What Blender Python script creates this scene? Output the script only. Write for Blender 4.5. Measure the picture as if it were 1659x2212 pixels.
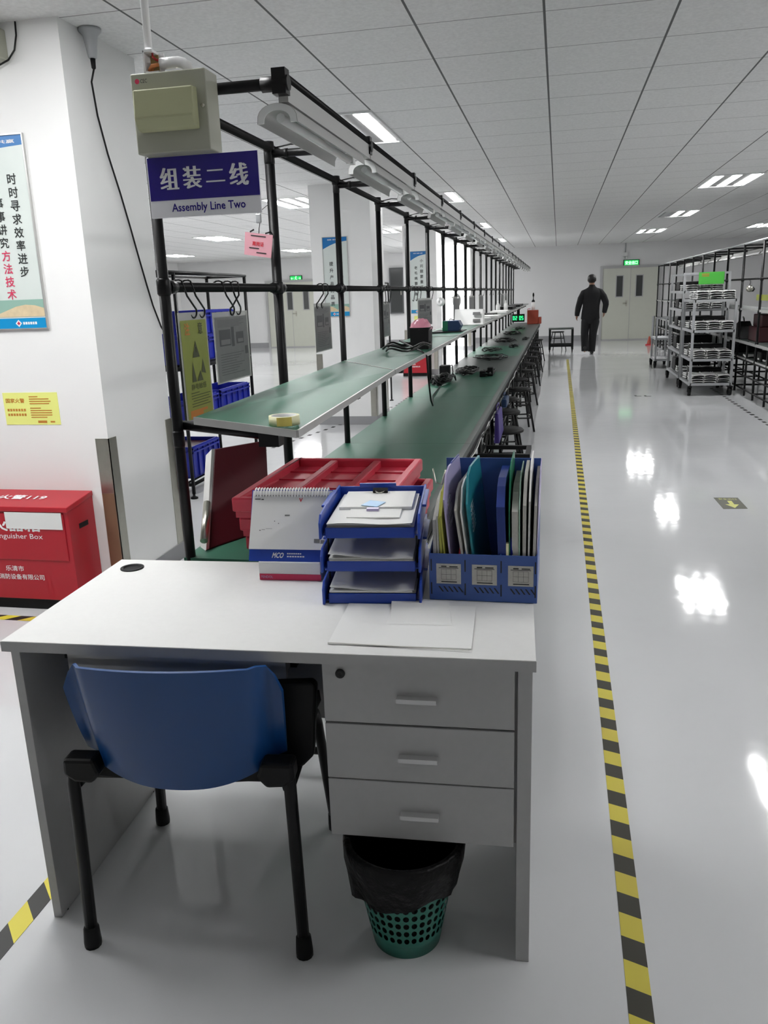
import bpy, bmesh, math, random
from mathutils import Vector, Matrix

sc = bpy.context.scene
for o in list(bpy.data.objects):
    bpy.data.objects.remove(o)
COL = sc.collection
PI = math.pi

# ------------------------------------------------------------------ camera
CAM_H = 1.482
cam_d = bpy.data.cameras.new('camera')
cam = bpy.data.objects.new('camera', cam_d)
COL.objects.link(cam)
cam_d.sensor_fit = 'HORIZONTAL'
cam_d.sensor_width = 36.0
cam_d.lens = 36.0 * 1757.57 / 1659.0
cam_d.clip_start = 0.05
cam_d.clip_end = 200
def _cam_matrix():
    f = 1757.57
    y = Vector((1206.75 - 829.5, 626.4 - 1106.0, f)).normalized()
    r = math.radians(2.014)
    h = Vector((math.cos(r), -math.sin(r), 0))
    d = y.cross(h).normalized()
    if d.y < 0: d = -d
    x = d.cross(y)
    if x.x < 0: x = -x
    R = Matrix((x, y, -d))            # camera (x right, y down, z ahead) -> world
    M = R @ Matrix(((1, 0, 0), (0, -1, 0), (0, 0, -1)))
    return Matrix.Translation((0, 0, CAM_H)) @ M.to_4x4()
cam.matrix_world = _cam_matrix()
sc.camera = cam

# ------------------------------------------------------------------ world and exposure
w = bpy.data.worlds.new('world'); sc.world = w; w.use_nodes = True
w.node_tree.nodes['Background'].inputs[0].default_value = (0.6, 0.65, 0.7, 1)
w.node_tree.nodes['Background'].inputs[1].default_value = 0.05
sc.view_settings.view_transform = 'Standard'
sc.view_settings.look = 'None'
sc.view_settings.gamma = 1.0
sc.view_settings.use_curve_mapping = False
sc.view_settings.exposure = 1.0
LAMP = 20.0            # radiance of a lit ceiling tube
CEIL = 2.72

# ------------------------------------------------------------------ materials
def lin(c):
    return tuple((v / 12.92 if v <= 0.04045 else ((v + 0.055) / 1.055) ** 2.4) for v in c)
def rgb(*c):
    return lin([v / 255.0 for v in c]) + (1.0,)
def mat(name, col, rough=0.5, metal=0.0, spec=0.5, noise=0.0, scale=8.0, bump=0.0, coat=0.0, emis=0.0, trans=0.0, alpha=1.0):
    m = bpy.data.materials.new(name); m.use_nodes = True
    nt = m.node_tree; b = nt.nodes['Principled BSDF']
    b.inputs['Roughness'].default_value = rough
    b.inputs['Metallic'].default_value = metal
    b.inputs['Base Color'].default_value = col
    b.inputs['Specular IOR Level'].default_value = spec
    if coat: b.inputs['Coat Weight'].default_value = coat; b.inputs['Coat Roughness'].default_value = 0.08
    if trans: b.inputs['Transmission Weight'].default_value = trans
    if alpha < 1: b.inputs['Alpha'].default_value = alpha
    if emis:
        b.inputs['Emission Color'].default_value = col
        b.inputs['Emission Strength'].default_value = emis
    tc = nt.nodes.new('ShaderNodeTexCoord')
    n = nt.nodes.new('ShaderNodeTexNoise'); n.inputs['Scale'].default_value = scale
    n.inputs['Detail'].default_value = 4
    nt.links.new(tc.outputs['Object'], n.inputs['Vector'])
    if noise:
        mx = nt.nodes.new('ShaderNodeMix'); mx.data_type = 'RGBA'
        mx.inputs[6].default_value = tuple(c * (1 - noise) for c in col[:3]) + (1,)
        mx.inputs[7].default_value = tuple(min(1, c * (1 + noise)) for c in col[:3]) + (1,)
        nt.links.new(n.outputs['Fac'], mx.inputs[0])
        nt.links.new(mx.outputs[2], b.inputs['Base Color'])
    if bump:
        bp = nt.nodes.new('ShaderNodeBump'); bp.inputs['Strength'].default_value = bump
        bp.inputs['Distance'].default_value = 0.01
        nt.links.new(n.outputs['Fac'], bp.inputs['Height'])
        nt.links.new(bp.outputs['Normal'], b.inputs['Normal'])
    return m
def mth(nt, op, a, b=None):
    n = nt.nodes.new('ShaderNodeMath'); n.operation = op
    for i, v in enumerate((a, b)):
        if v is None: continue
        if isinstance(v, (int, float)): n.inputs[i].default_value = v
        else: nt.links.new(v, n.inputs[i])
    return n.outputs[0]
def mixc(nt, fac, a, b):
    mx = nt.nodes.new('ShaderNodeMix'); mx.data_type = 'RGBA'
    nt.links.new(fac, mx.inputs[0])
    for i, v in ((6, a), (7, b)):
        if isinstance(v, tuple): mx.inputs[i].default_value = v
        else: nt.links.new(v, mx.inputs[i])
    return mx.outputs[2]

M = {}
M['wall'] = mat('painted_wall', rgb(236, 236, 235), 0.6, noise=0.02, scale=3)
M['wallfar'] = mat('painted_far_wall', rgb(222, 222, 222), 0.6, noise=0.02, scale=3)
M['skirt'] = mat('grey_skirting_tile', rgb(150, 150, 152), 0.35, noise=0.05)
M['steel'] = mat('brushed_steel', rgb(185, 183, 172), 0.28, 1.0, noise=0.08, scale=30)
M['steeldull'] = mat('galvanised_tube', rgb(176, 178, 180), 0.4, 0.6, noise=0.08, scale=20)
M['black'] = mat('black_coated_pipe', rgb(12, 12, 13), 0.38, spec=0.25, noise=0.2, scale=20)
M['blackmat'] = mat('black_plastic', rgb(12, 12, 13), 0.5, spec=0.25, noise=0.2, scale=20)
M['cable'] = mat('black_cable_rubber', rgb(11, 11, 11), 0.45, spec=0.3)
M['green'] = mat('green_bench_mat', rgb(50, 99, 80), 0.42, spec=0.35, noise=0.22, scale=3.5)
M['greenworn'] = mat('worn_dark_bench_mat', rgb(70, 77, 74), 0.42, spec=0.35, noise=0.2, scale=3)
M['alu'] = mat('aluminium_edge', rgb(196, 196, 194), 0.38, 0.7, noise=0.05, scale=30)
M['white'] = mat('white_enamel', rgb(226, 227, 226), 0.4, noise=0.02)
M['whitepl'] = mat('white_plastic', rgb(232, 232, 230), 0.35)
M['fix'] = mat('lamp_reflector_enamel', rgb(178, 178, 176), 0.35, noise=0.04)
M['tubeoff'] = mat('unlit_tube_glass', rgb(225, 227, 226), 0.2)
M['desk'] = mat('grey_white_laminate', rgb(222, 222, 220), 0.42, noise=0.03, scale=60)
M['deskfront'] = mat('grey_drawer_laminate', rgb(176, 176, 176), 0.45, noise=0.04, scale=60)
M['blue'] = mat('blue_chair_plastic', rgb(14, 68, 128), 0.33, noise=0.06, scale=6)
M['bluetray'] = mat('blue_desk_tray_plastic', rgb(30, 66, 165), 0.32, noise=0.05)
M['bluefile'] = mat('slate_blue_file_box', rgb(56, 88, 158), 0.4, noise=0.05)
M['bluecrate'] = mat('deep_blue_crate', rgb(20, 34, 150), 0.4, noise=0.1)
M['red'] = mat('red_painted_steel', rgb(176, 22, 40), 0.35, noise=0.05)
M['redtray'] = mat('red_tray_plastic', rgb(196, 52, 72), 0.42, noise=0.1, scale=25)
M['darkred'] = mat('dark_red_tray_plastic', rgb(62, 10, 20), 0.4, noise=0.1)
M['paper'] = mat('white_paper', rgb(228, 228, 226), 0.7, noise=0.02)
M['papergrey'] = mat('grey_paper_edges', rgb(190, 188, 182), 0.7, noise=0.15, scale=120)
M['sheet'] = mat('grey_printed_sheet', rgb(124, 124, 124), 0.3, noise=0.16, scale=30)
M['sheetdark'] = mat('dark_print', rgb(72, 72, 76), 0.4)
M['yellow'] = mat('yellow_sheet', rgb(142, 150, 58), 0.35, noise=0.08)
M['yellowbright'] = mat('bright_yellow_notice', rgb(236, 240, 138), 0.5)
M['olive'] = mat('dark_olive_print', rgb(62, 66, 22), 0.5)
M['orangeprint'] = mat('orange_print', rgb(196, 128, 48), 0.5)
M['redprint'] = mat('red_print', rgb(200, 40, 56), 0.5)
M['ink'] = mat('black_ink', rgb(30, 34, 34), 0.6)
M['pinkink'] = mat('pink_red_ink', rgb(206, 50, 90), 0.6)
M['signblue'] = mat('blue_sign_film', rgb(38, 24, 128), 0.25)
M['signwhite'] = mat('white_sign_board', rgb(228, 228, 232), 0.4)
M['posterblue'] = mat('poster_blue', rgb(12, 110, 178), 0.4)
M['postersky'] = mat('poster_bright_blue', rgb(6, 146, 206), 0.4)
M['posterbase'] = mat('poster_pale_green', rgb(212, 220, 216), 0.4, noise=0.05, scale=5)
M['postersea'] = mat('poster_sea_green', rgb(146, 182, 168), 0.4)
M['postersand'] = mat('poster_sand', rgb(216, 196, 160), 0.5, noise=0.2, scale=30)
M['box'] = mat('beige_grey_enamel', rgb(164, 165, 150), 0.4, noise=0.02)
M['boxlid'] = mat('olive_beige_plastic', rgb(176, 178, 142), 0.38)
M['pvc'] = mat('white_pvc', rgb(238, 238, 238), 0.3)
M['copper'] = mat('orange_wire', rgb(222, 140, 80), 0.4)
M['redwire'] = mat('red_wire', rgb(170, 30, 26), 0.4)
M['cardboard'] = mat('brown_core', rgb(170, 140, 90), 0.7)
M['pink'] = mat('pink_plastic_bag', rgb(228, 150, 170), 0.35, noise=0.1, scale=30)
M['pinkcard'] = mat('pink_card', rgb(206, 150, 160), 0.5)
M['tape'] = mat('cream_tape_roll', rgb(232, 230, 186), 0.35)
M['tapecore'] = mat('amber_tape_face', rgb(226, 208, 110), 0.3)
M['orangebox'] = mat('orange_red_box', rgb(160, 64, 42), 0.45, noise=0.1)
M['door'] = mat('door_enamel', rgb(196, 198, 186), 0.35, noise=0.03)
M['doorglass'] = mat('dark_door_glass', rgb(70, 72, 72), 0.1)
M['doorframe'] = mat('door_frame_grey', rgb(170, 170, 170), 0.4)
M['cloth'] = mat('black_work_clothes', rgb(20, 20, 22), 0.9, noise=0.25, scale=20, bump=0.3)
M['hair'] = mat('black_hair', rgb(16, 15, 15), 0.6, noise=0.3, scale=80)
M['skin'] = mat('skin', rgb(150, 112, 92), 0.55, noise=0.05)
M['shoe'] = mat('black_shoe_leather', rgb(18, 18, 18), 0.4)
M['bag'] = mat('black_bin_bag', rgb(8, 8, 9), 0.4, spec=0.2, noise=0.2, scale=30, bump=0.8)
M['binteal'] = mat('teal_bin_plastic', rgb(44, 124, 108), 0.4, noise=0.05)
M['teal'] = mat('teal_folder', rgb(36, 128, 140), 0.3)
M['lilac'] = mat('lilac_folder', rgb(178, 168, 206), 0.3)
M['limefolder'] = mat('yellow_green_folder', rgb(186, 186, 84), 0.35)
M['greenfolder'] = mat('green_folder', rgb(20, 110, 80), 0.35)
M['palegreen'] = mat('pale_green_folder', rgb(170, 200, 184), 0.35)
M['navyfolder'] = mat('navy_folder', rgb(34, 56, 130), 0.35)
M['cardblue'] = mat('pale_blue_card', rgb(150, 190, 226), 0.4)
M['greensign'] = mat('green_tag_board', rgb(72, 176, 60), 0.5)
M['purplebag'] = mat('purple_bag', rgb(58, 40, 120), 0.5)
M['lockblack'] = mat('black_lock', rgb(12, 12, 12), 0.4)
M['exitgreen'] = mat('exit_sign_green', rgb(30, 200, 90), 0.4, emis=0.4)
M['exitwhite'] = mat('exit_sign_lit_white', rgb(190, 255, 210), 0.4, emis=0.9)
M['ledgreen'] = mat('led_green', rgb(40, 230, 120), 0.4, emis=1.6)
M['louvre'] = mat('grey_louvre_reflector', rgb(120, 120, 120), 0.5)
M['litbright'] = mat('bright_lamp_tube', (1, 1, 1, 1), 0.4, emis=LAMP * 1.4)
M['lit'] = mat('lit_lamp_tube', (1, 1, 1, 1), 0.4, emis=LAMP)
M['panelglow'] = mat('glowing_white_panel', (1, 1, 1, 1), 0.4, emis=1.3)  # emission stands for lamp light on the far pillar face, no real window
M['clear'] = mat('clear_plastic_film', rgb(225, 228, 232), 0.18, trans=0.0, alpha=0.35)
M['film'] = mat('hanging_sheet_film', rgb(205, 205, 200), 0.2, alpha=0.6)
M['bluedev'] = mat('dark_blue_card_box', rgb(20, 52, 92), 0.4)
M['darkgrey'] = mat('dark_grey_panel', rgb(84, 86, 88), 0.4)
M['brand_white'] = mat('printed_white', rgb(236, 236, 236), 0.5)
M['handle'] = mat('silver_handle', rgb(196, 196, 196), 0.3, 0.5)
M['floorsign'] = mat('dark_floor_sticker', rgb(78, 78, 62), 0.5)
M['floorarrow'] = mat('yellow_sticker_print', rgb(206, 206, 110), 0.5)
M['coredark'] = mat('stained_steel_guard', rgb(150, 122, 98), 0.35, 0.6, noise=0.1)

# ceiling: 600 mm tiles with a fine pitted texture and grid joints
def make_ceiling_mat():
    m = mat('mineral_ceiling_tiles', rgb(198, 198, 197), 0.8)
    nt = m.node_tree; b = nt.nodes['Principled BSDF']
    tc = [n for n in nt.nodes if n.type == 'TEX_COORD'][0]
    sx = nt.nodes.new('ShaderNodeSeparateXYZ'); nt.links.new(tc.outputs['Object'], sx.inputs[0])
    def line(src, off, width):
        d = mth(nt, 'DIVIDE', mth(nt, 'ADD', src, off), 0.6)
        fr = mth(nt, 'FRACT', d)
        a = mth(nt, 'ABSOLUTE', mth(nt, 'SUBTRACT', fr, 0.5))
        return mth(nt, 'GREATER_THAN', a, 0.5 - width / 1.2)
    lx = line(sx.outputs[0], 60.09, 0.012)
    ly = line(sx.outputs[1], 60.0 - 4.27, 0.007)
    n = nt.nodes.new('ShaderNodeTexNoise'); n.inputs['Scale'].default_value = 55; n.inputs['Detail'].default_value = 5
    nt.links.new(tc.outputs['Object'], n.inputs['Vector'])
    base = mixc(nt, n.outputs['Fac'], rgb(206, 206, 205), rgb(240, 240, 239))
    c1 = mixc(nt, ly, base, rgb(128, 128, 128))
    c2 = mixc(nt, lx, c1, rgb(96, 96, 96))
    nt.links.new(c2, b.inputs['Base Color'])
    return m
M['ceil'] = make_ceiling_mat()

def make_floor_mat():
    m = mat('grey_epoxy_floor', rgb(186, 187, 188), 0.16)
    nt = m.node_tree; b = nt.nodes['Principled BSDF']
    tc = [n for n in nt.nodes if n.type == 'TEX_COORD'][0]
    n = nt.nodes.new('ShaderNodeTexNoise'); n.inputs['Scale'].default_value = 1.1; n.inputs['Detail'].default_value = 6
    nt.links.new(tc.outputs['Object'], n.inputs['Vector'])
    base = mixc(nt, n.outputs['Fac'], rgb(198, 199, 201), rgb(214, 215, 216))
    sx = nt.nodes.new('ShaderNodeSeparateXYZ'); nt.links.new(tc.outputs['Object'], sx.inputs[0])
    d = mth(nt, 'FRACT', mth(nt, 'DIVIDE', mth(nt, 'ADD', sx.outputs[1], 0.0 - 16.1), 200.0))
    ln = mth(nt, 'LESS_THAN', d, 0.00006)
    c = mixc(nt, ln, base, rgb(96, 96, 96))
    nt.links.new(c, b.inputs['Base Color'])
    n2 = nt.nodes.new('ShaderNodeTexNoise'); n2.inputs['Scale'].default_value = 9.0; n2.inputs['Detail'].default_value = 1
    nt.links.new(tc.outputs['Object'], n2.inputs['Vector'])
    bp = nt.nodes.new('ShaderNodeBump'); bp.inputs['Strength'].default_value = 0.12; bp.inputs['Distance'].default_value = 0.004
    nt.links.new(n2.outputs['Fac'], bp.inputs['Height'])
    nt.links.new(bp.outputs['Normal'], b.inputs['Normal'])
    b.inputs['Roughness'].default_value = 0.07
    b.inputs['IOR'].default_value = 1.5
    return m
M['floor'] = make_floor_mat()

def make_hazard_mat(name, skew, period, yel, blk, wear=0.0):
    m = mat(name, yel, 0.45)
    nt = m.node_tree; b = nt.nodes['Principled BSDF']
    tc = [n for n in nt.nodes if n.type == 'TEX_COORD'][0]
    sx = nt.nodes.new('ShaderNodeSeparateXYZ'); nt.links.new(tc.outputs['Object'], sx.inputs[0])
    v = mth(nt, 'ADD', sx.outputs[1], mth(nt, 'MULTIPLY', sx.outputs[0], skew))
    fr = mth(nt, 'FRACT', mth(nt, 'DIVIDE', mth(nt, 'ADD', v, 30.0), period))
    f = mth(nt, 'GREATER_THAN', fr, 0.52)
    n = nt.nodes.new('ShaderNodeTexNoise'); n.inputs['Scale'].default_value = 3.0
    nt.links.new(tc.outputs['Object'], n.inputs['Vector'])
    y2 = mixc(nt, n.outputs['Fac'], yel, rgb(196, 172, 70))
    nt.links.new(mixc(nt, f, y2, blk), b.inputs['Base Color'])
    return m
M['hazard'] = make_hazard_mat('hazard_tape', 0.35, 0.149, rgb(206, 200, 66), rgb(48, 46, 34))
M['hazard45'] = make_hazard_mat('hazard_tape_diagonal', 1.0, 0.15, rgb(238, 230, 70), rgb(40, 40, 38))

# ------------------------------------------------------------------ mesh builder
class MB:
    def __init__(s): s.v = []; s.f = []; s.m = []; s.s = []; s.mi = 0
    def add(s, vs, fs, smooth=False):
        b = len(s.v); s.v += [tuple(v) for v in vs]
        for f in fs:
            s.f.append([b + i for i in f]); s.m.append(s.mi); s.s.append(smooth)
        return s
    def hexa(s, p):   # 4 bottom ccw, 4 top ccw
        return s.add(p, [(3, 2, 1, 0), (4, 5, 6, 7), (0, 1, 5, 4), (1, 2, 6, 5), (2, 3, 7, 6), (3, 0, 4, 7)])
    def box(s, x0, x1, y0, y1, z0, z1):
        return s.hexa([(x0, y0, z0), (x1, y0, z0), (x1, y1, z0), (x0, y1, z0), (x0, y0, z1), (x1, y0, z1), (x1, y1, z1), (x0, y1, z1)])
    def slab(s, c4, t):   # quad (ccw from above) thickened downward along its normal
        c4 = [Vector(c) for c in c4]
        n = (c4[1] - c4[0]).cross(c4[3] - c4[0]).normalized() * t
        return s.hexa([c - n for c in c4] + c4)
    def quad(s, a, b, c, d): return s.add([a, b, c, d], [(0, 1, 2, 3)])
    def poly(s, pts): return s.add(pts, [tuple(range(len(pts)))])
    def prism(s, pts, vec):
        n = len(pts); vec = Vector(vec); p = [Vector(q) for q in pts]
        fs = [tuple(range(n))[::-1], tuple(range(n, 2 * n))] + [(i, (i + 1) % n, n + (i + 1) % n, n + i) for i in range(n)]
        return s.add(p + [q + vec for q in p], fs)
    def path(s, pts, r, n=8, closed=False, caps=True, flat=1.0):
        P = [Vector(p) for p in pts]; k = len(P)
        rr = r if isinstance(r, (list, tuple)) else [r] * k
        vs = []; up = None
        for i in range(k):
            if closed: t = P[(i + 1) % k] - P[i - 1]
            else: t = P[min(i + 1, k - 1)] - P[max(i - 1, 0)]
            t = t.normalized() if t.length > 1e-9 else Vector((0, 0, 1))
            if up is None:
                up = Vector((0, 0, 1)) if abs(t.z) < 0.9 else Vector((0, 1, 0))
            a = up - t * up.dot(t)
            if a.length < 1e-5: a = t.orthogonal()
            a.normalize(); up = a; b = t.cross(a)
            for j in range(n):
                th = 2 * PI * j / n
                vs.append(P[i] + (a * math.cos(th) * flat + b * math.sin(th)) * rr[i])
        fs = []
        for i in range(k if closed else k - 1):
            for j in range(n):
                i2 = (i + 1) % k; j2 = (j + 1) % n
                fs.append((i * n + j, i * n + j2, i2 * n + j2, i2 * n + j))
        s.add(vs, fs, True)
        if caps and not closed:
            b0 = len(s.v) - k * n
            s.f.append([b0 + j for j in range(n)][::-1]); s.m.append(s.mi); s.s.append(False)
            s.f.append([b0 + (k - 1) * n + j for j in range(n)]); s.m.append(s.mi); s.s.append(False)
        return s
    def tube(s, p, q, r, n=10): return s.path([p, q], r, n)
    def lathe(s, prof, c=(0, 0, 0), n=24, smooth=True, cap=True):
        vs = []; k = len(prof)
        for r, z in prof:
            for j in range(n):
                th = 2 * PI * j / n
                vs.append((c[0] + r * math.cos(th), c[1] + r * math.sin(th), c[2] + z))
        fs = [(i * n + j, i * n + (j + 1) % n, (i + 1) * n + (j + 1) % n, (i + 1) * n + j) for i in range(k - 1) for j in range(n)]
        s.add(vs, fs, smooth)
        b0 = len(s.v) - k * n
        if not cap or prof[0] == prof[-1]: return s
        if prof[0][0] > 1e-6: s.f.append([b0 + j for j in range(n)][::-1]); s.m.append(s.mi); s.s.append(False)
        if prof[-1][0] > 1e-6: s.f.append([b0 + (k - 1) * n + j for j in range(n)]); s.m.append(s.mi); s.s.append(False)
        return s
    def grid(s, P, smooth=True, closed_u=False):   # P[i][j]
        a = len(P); b = len(P[0])
        fs = [(i * b + j, i * b + (j + 1) % b, (i + 1) * b + (j + 1) % b, (i + 1) * b + j)
              for i in range(a - 1) for j in range(b if closed_u else b - 1)]
        return s.add([p for r in P for p in r], fs, smooth)
    def shell(s, P, t):   # thick sheet from a grid of points, offset along the local normal
        a = len(P); b = len(P[0]); Q = []
        for i in range(a):
            row = []
            for j in range(b):
                u = Vector(P[min(i + 1, a - 1)][j]) - Vector(P[max(i - 1, 0)][j])
                v = Vector(P[i][min(j + 1, b - 1)]) - Vector(P[i][max(j - 1, 0)])
                n = u.cross(v); n = n.normalized() if n.length > 1e-12 else Vector((0, 0, 1))
                row.append(Vector(P[i][j]) + n * t)
            Q.append(row)
        s.grid(P); s.grid([r[::-1] for r in Q])
        rim = [(i, 0) for i in range(a)] + [(a - 1, j) for j in range(1, b)] + [(i, b - 1) for i in range(a - 2, -1, -1)] + [(0, j) for j in range(b - 2, 0, -1)]
        for q in range(len(rim)):
            i, j = rim[q]; i2, j2 = rim[(q + 1) % len(rim)]
            s.quad(P[i][j], P[i2][j2], Q[i2][j2], Q[i][j])
        return s

def xf_of(o):
    L = o.location; rz = o.rotation_euler.z
    return Matrix.Translation(L) @ Matrix.Rotation(rz, 4, 'Z')
def obj(name, mb, mats, parent=None, local=False, bevel=0.0, label=None, seg=2):
    me = bpy.data.meshes.new(name)
    vs = mb.v
    if parent is not None and not local:
        chain = []; p = parent
        T = Matrix.Identity(4)
        while p is not None:
            chain.append(p); p = p.parent
        for q in reversed(chain): T = T @ xf_of(q)
        Ti = T.inverted(); vs = [tuple(Ti @ Vector(v)) for v in vs]
    me.from_pydata(vs, [], mb.f)
    ms = mats if isinstance(mats, (list, tuple)) else [mats]
    for m in ms: me.materials.append(M[m] if isinstance(m, str) else m)
    me.polygons.foreach_set('material_index', mb.m)
    me.polygons.foreach_set('use_smooth', mb.s)
    me.update()
    if bevel:
        bm = bmesh.new(); bm.from_mesh(me)
        bmesh.ops.remove_doubles(bm, verts=bm.verts, dist=1e-5)
        ed = [e for e in bm.edges if len(e.link_faces) == 2 and e.calc_face_angle(0) > 0.6]
        bmesh.ops.bevel(bm, geom=ed, offset=bevel, segments=seg, affect='EDGES', profile=0.5)
        bm.to_mesh(me); bm.free()
    o = bpy.data.objects.new(name, me); COL.objects.link(o)
    if parent is not None: o.parent = parent
    if label: o['label'] = label
    return o
def thing(name, label, cat, loc=(0, 0, 0), rot=0.0, group=None):
    o = bpy.data.objects.new(name, None); COL.objects.link(o)
    o.empty_display_size = 0.1
    o.location = loc; o.rotation_euler = (0, 0, rot)
    o['label'] = label; o['category'] = cat
    if group: o['group'] = group
    return o
def tag(o, label, cat, group=None, kind=None):
    o['label'] = label; o['category'] = cat
    if group: o['group'] = group
    if kind: o['kind'] = kind
    return o
def struct(name, mb, mats, parent=None, bevel=0.0):
    o = obj(name, mb, mats, parent, bevel=bevel)
    if parent is None: o['kind'] = 'structure'
    return o
def dup(root, loc, rot, label, group=None):
    r = root.copy(); COL.objects.link(r); r.location = loc; r.rotation_euler = (0, 0, rot)
    r['label'] = label
    if group: r['group'] = group
    for ch in list(root.children):
        c = ch.copy(); COL.objects.link(c); c.parent = r
        for g in list(ch.children):
            d = g.copy(); COL.objects.link(d); d.parent = c
    return r
def arc(c, r, a0, a1, n, ax='xz'):
    out = []
    for i in range(n + 1):
        t = a0 + (a1 - a0) * i / n; u = r * math.cos(t); v = r * math.sin(t)
        out.append((c[0] + u, c[1], c[2] + v) if ax == 'xz' else (c[0], c[1] + u, c[2] + v) if ax == 'yz' else (c[0] + u, c[1] + v, c[2]))
    return out

def text(mb, body, o, xd, yd, w=None, h=None, center=True, bold=0.0, res=2, song=False):
    """flat lettering: o = origin (centre when center), xd/yd = reading and up directions, w/h = wanted size"""
    cu = bpy.data.curves.new('lettering', 'FONT'); cu.body = body; cu.size = 1.0; cu.resolution_u = res
    to = bpy.data.objects.new('lettering', cu); COL.objects.link(to)
    bpy.context.view_layer.update()
    me = bpy.data.meshes.new_from_object(to.evaluated_get(bpy.context.evaluated_depsgraph_get()))
    vs = [v.co.copy() for v in me.vertices]; fs = [tuple(p.vertices) for p in me.polygons]
    bpy.data.objects.remove(to); bpy.data.curves.remove(cu); bpy.data.meshes.remove(me)
    if not vs: return mb
    x0 = min(v.x for v in vs); x1 = max(v.x for v in vs); y0 = min(v.y for v in vs); y1 = max(v.y for v in vs)
    sx = (w / (x1 - x0)) if w else None; sy = (h / (y1 - y0)) if h else None
    if sx is None: sx = sy
    if sy is None: sy = sx
    xd = Vector(xd).normalized(); yd = Vector(yd).normalized(); o = Vector(o)
    cx, cy = ((x0 + x1) / 2, (y0 + y1) / 2) if center else (x0, y0)
    up = xd.cross(yd)
    if song: shifts = [(v / 2, 0) for v in range(-2, 3)]
    else: shifts = ((0, 0), (1, .6), (-1, -.6), (.6, -1), (-.6, 1)) if bold else ((0, 0),)
    for k, (ex, ey) in enumerate(shifts):
        mb.add([o + xd * ((v.x - cx + ex * bold) * sx) + yd * ((v.y - cy + ey * bold) * sy) + up * (.00004 * k) for v in vs], fs)
    return mb
# ------------------------------------------------------------------ structure
X0, X1, Y0, Y1 = -12.0, 7.5, -4.0, 25.4
struct('floor', MB().quad((X0, Y0, 0), (X1, Y0, 0), (X1, Y1, 0), (X0, Y1, 0)), 'floor')
struct('ceiling', MB().box(X0, X1, Y0, Y1, CEIL, CEIL + 0.1), 'ceil')
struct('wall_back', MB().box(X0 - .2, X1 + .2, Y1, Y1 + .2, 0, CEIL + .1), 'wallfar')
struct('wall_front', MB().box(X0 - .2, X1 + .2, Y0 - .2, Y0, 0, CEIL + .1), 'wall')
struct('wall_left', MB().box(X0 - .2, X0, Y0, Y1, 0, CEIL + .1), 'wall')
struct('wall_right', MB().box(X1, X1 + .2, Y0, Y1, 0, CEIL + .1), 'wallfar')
struct('baseboard_back', MB().box(X0, X1, Y1 - .012, Y1, 0, 0.16), 'skirt')
struct('baseboard_left', MB().box(X0, X0 + .012, Y0, Y1, 0, 0.16), 'skirt')
struct('baseboard_right', MB().box(X1 - .012, X1, Y0, Y1, 0, 0.16), 'skirt')

# square pillars along the left side of the line, each with steel corner guards and skirting
PILLARS = [(-3.30, -2.185, 3.65, 4.34, 'pillar'), (-2.80, -2.09, 9.46, 10.15, 'pillar'),
           (-2.85, -2.225, 15.60, 16.25, 'pillar'), (-2.46, -2.28, 22.3, 22.95, 'pillar')]
for k, (x0, x1, y0, y1, nm) in enumerate(PILLARS):
    p = struct('pillar', MB().box(x0, x1, y0, y1, 0, CEIL), 'wall')
    mb = MB()
    for (cx, cy, sx, sy) in ((x1, y0, 1, -1), (x0, y0, -1, -1), (x1, y1, 1, 1)):
        t = 0.004; a = 0.07; z1 = 0.842
        mb.box(min(cx - sx * a, cx + sx * t), max(cx - sx * a, cx + sx * t), min(cy, cy + sy * t), max(cy, cy + sy * t), 0.0, z1)
        mb.box(min(cx, cx + sx * t), max(cx, cx + sx * t), min(cy - sy * a, cy + sy * t), max(cy - sy * a, cy + sy * t), 0.0, z1)
    g = obj('corner_guard', mb, 'steel', p)
    if k == 0:
        obj('stained_guard_film', MB().box(x1 - .068, x1 - .002, y0 - .0055, y0 - .004, 0.0, 0.56), 'coredark', g, label='brown stained lower half of the corner guard')
    sk = MB().box(x0 - .008, x1 + .008, y0 - .008, y1 + .008, 0, 0.10)
    obj('skirting', sk, 'skirt', p)

# added glowing panel standing in for the farthest pillar's brightly lit face
glow = struct('glow_panel', MB().box(-3.45, -2.46, 22.34, 22.36, 0.12, CEIL), 'panelglow')
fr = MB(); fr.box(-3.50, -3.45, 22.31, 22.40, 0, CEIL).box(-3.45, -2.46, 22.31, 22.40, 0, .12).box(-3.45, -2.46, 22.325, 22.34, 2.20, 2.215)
obj('glow_panel_frame', fr, 'white', glow)

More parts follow.
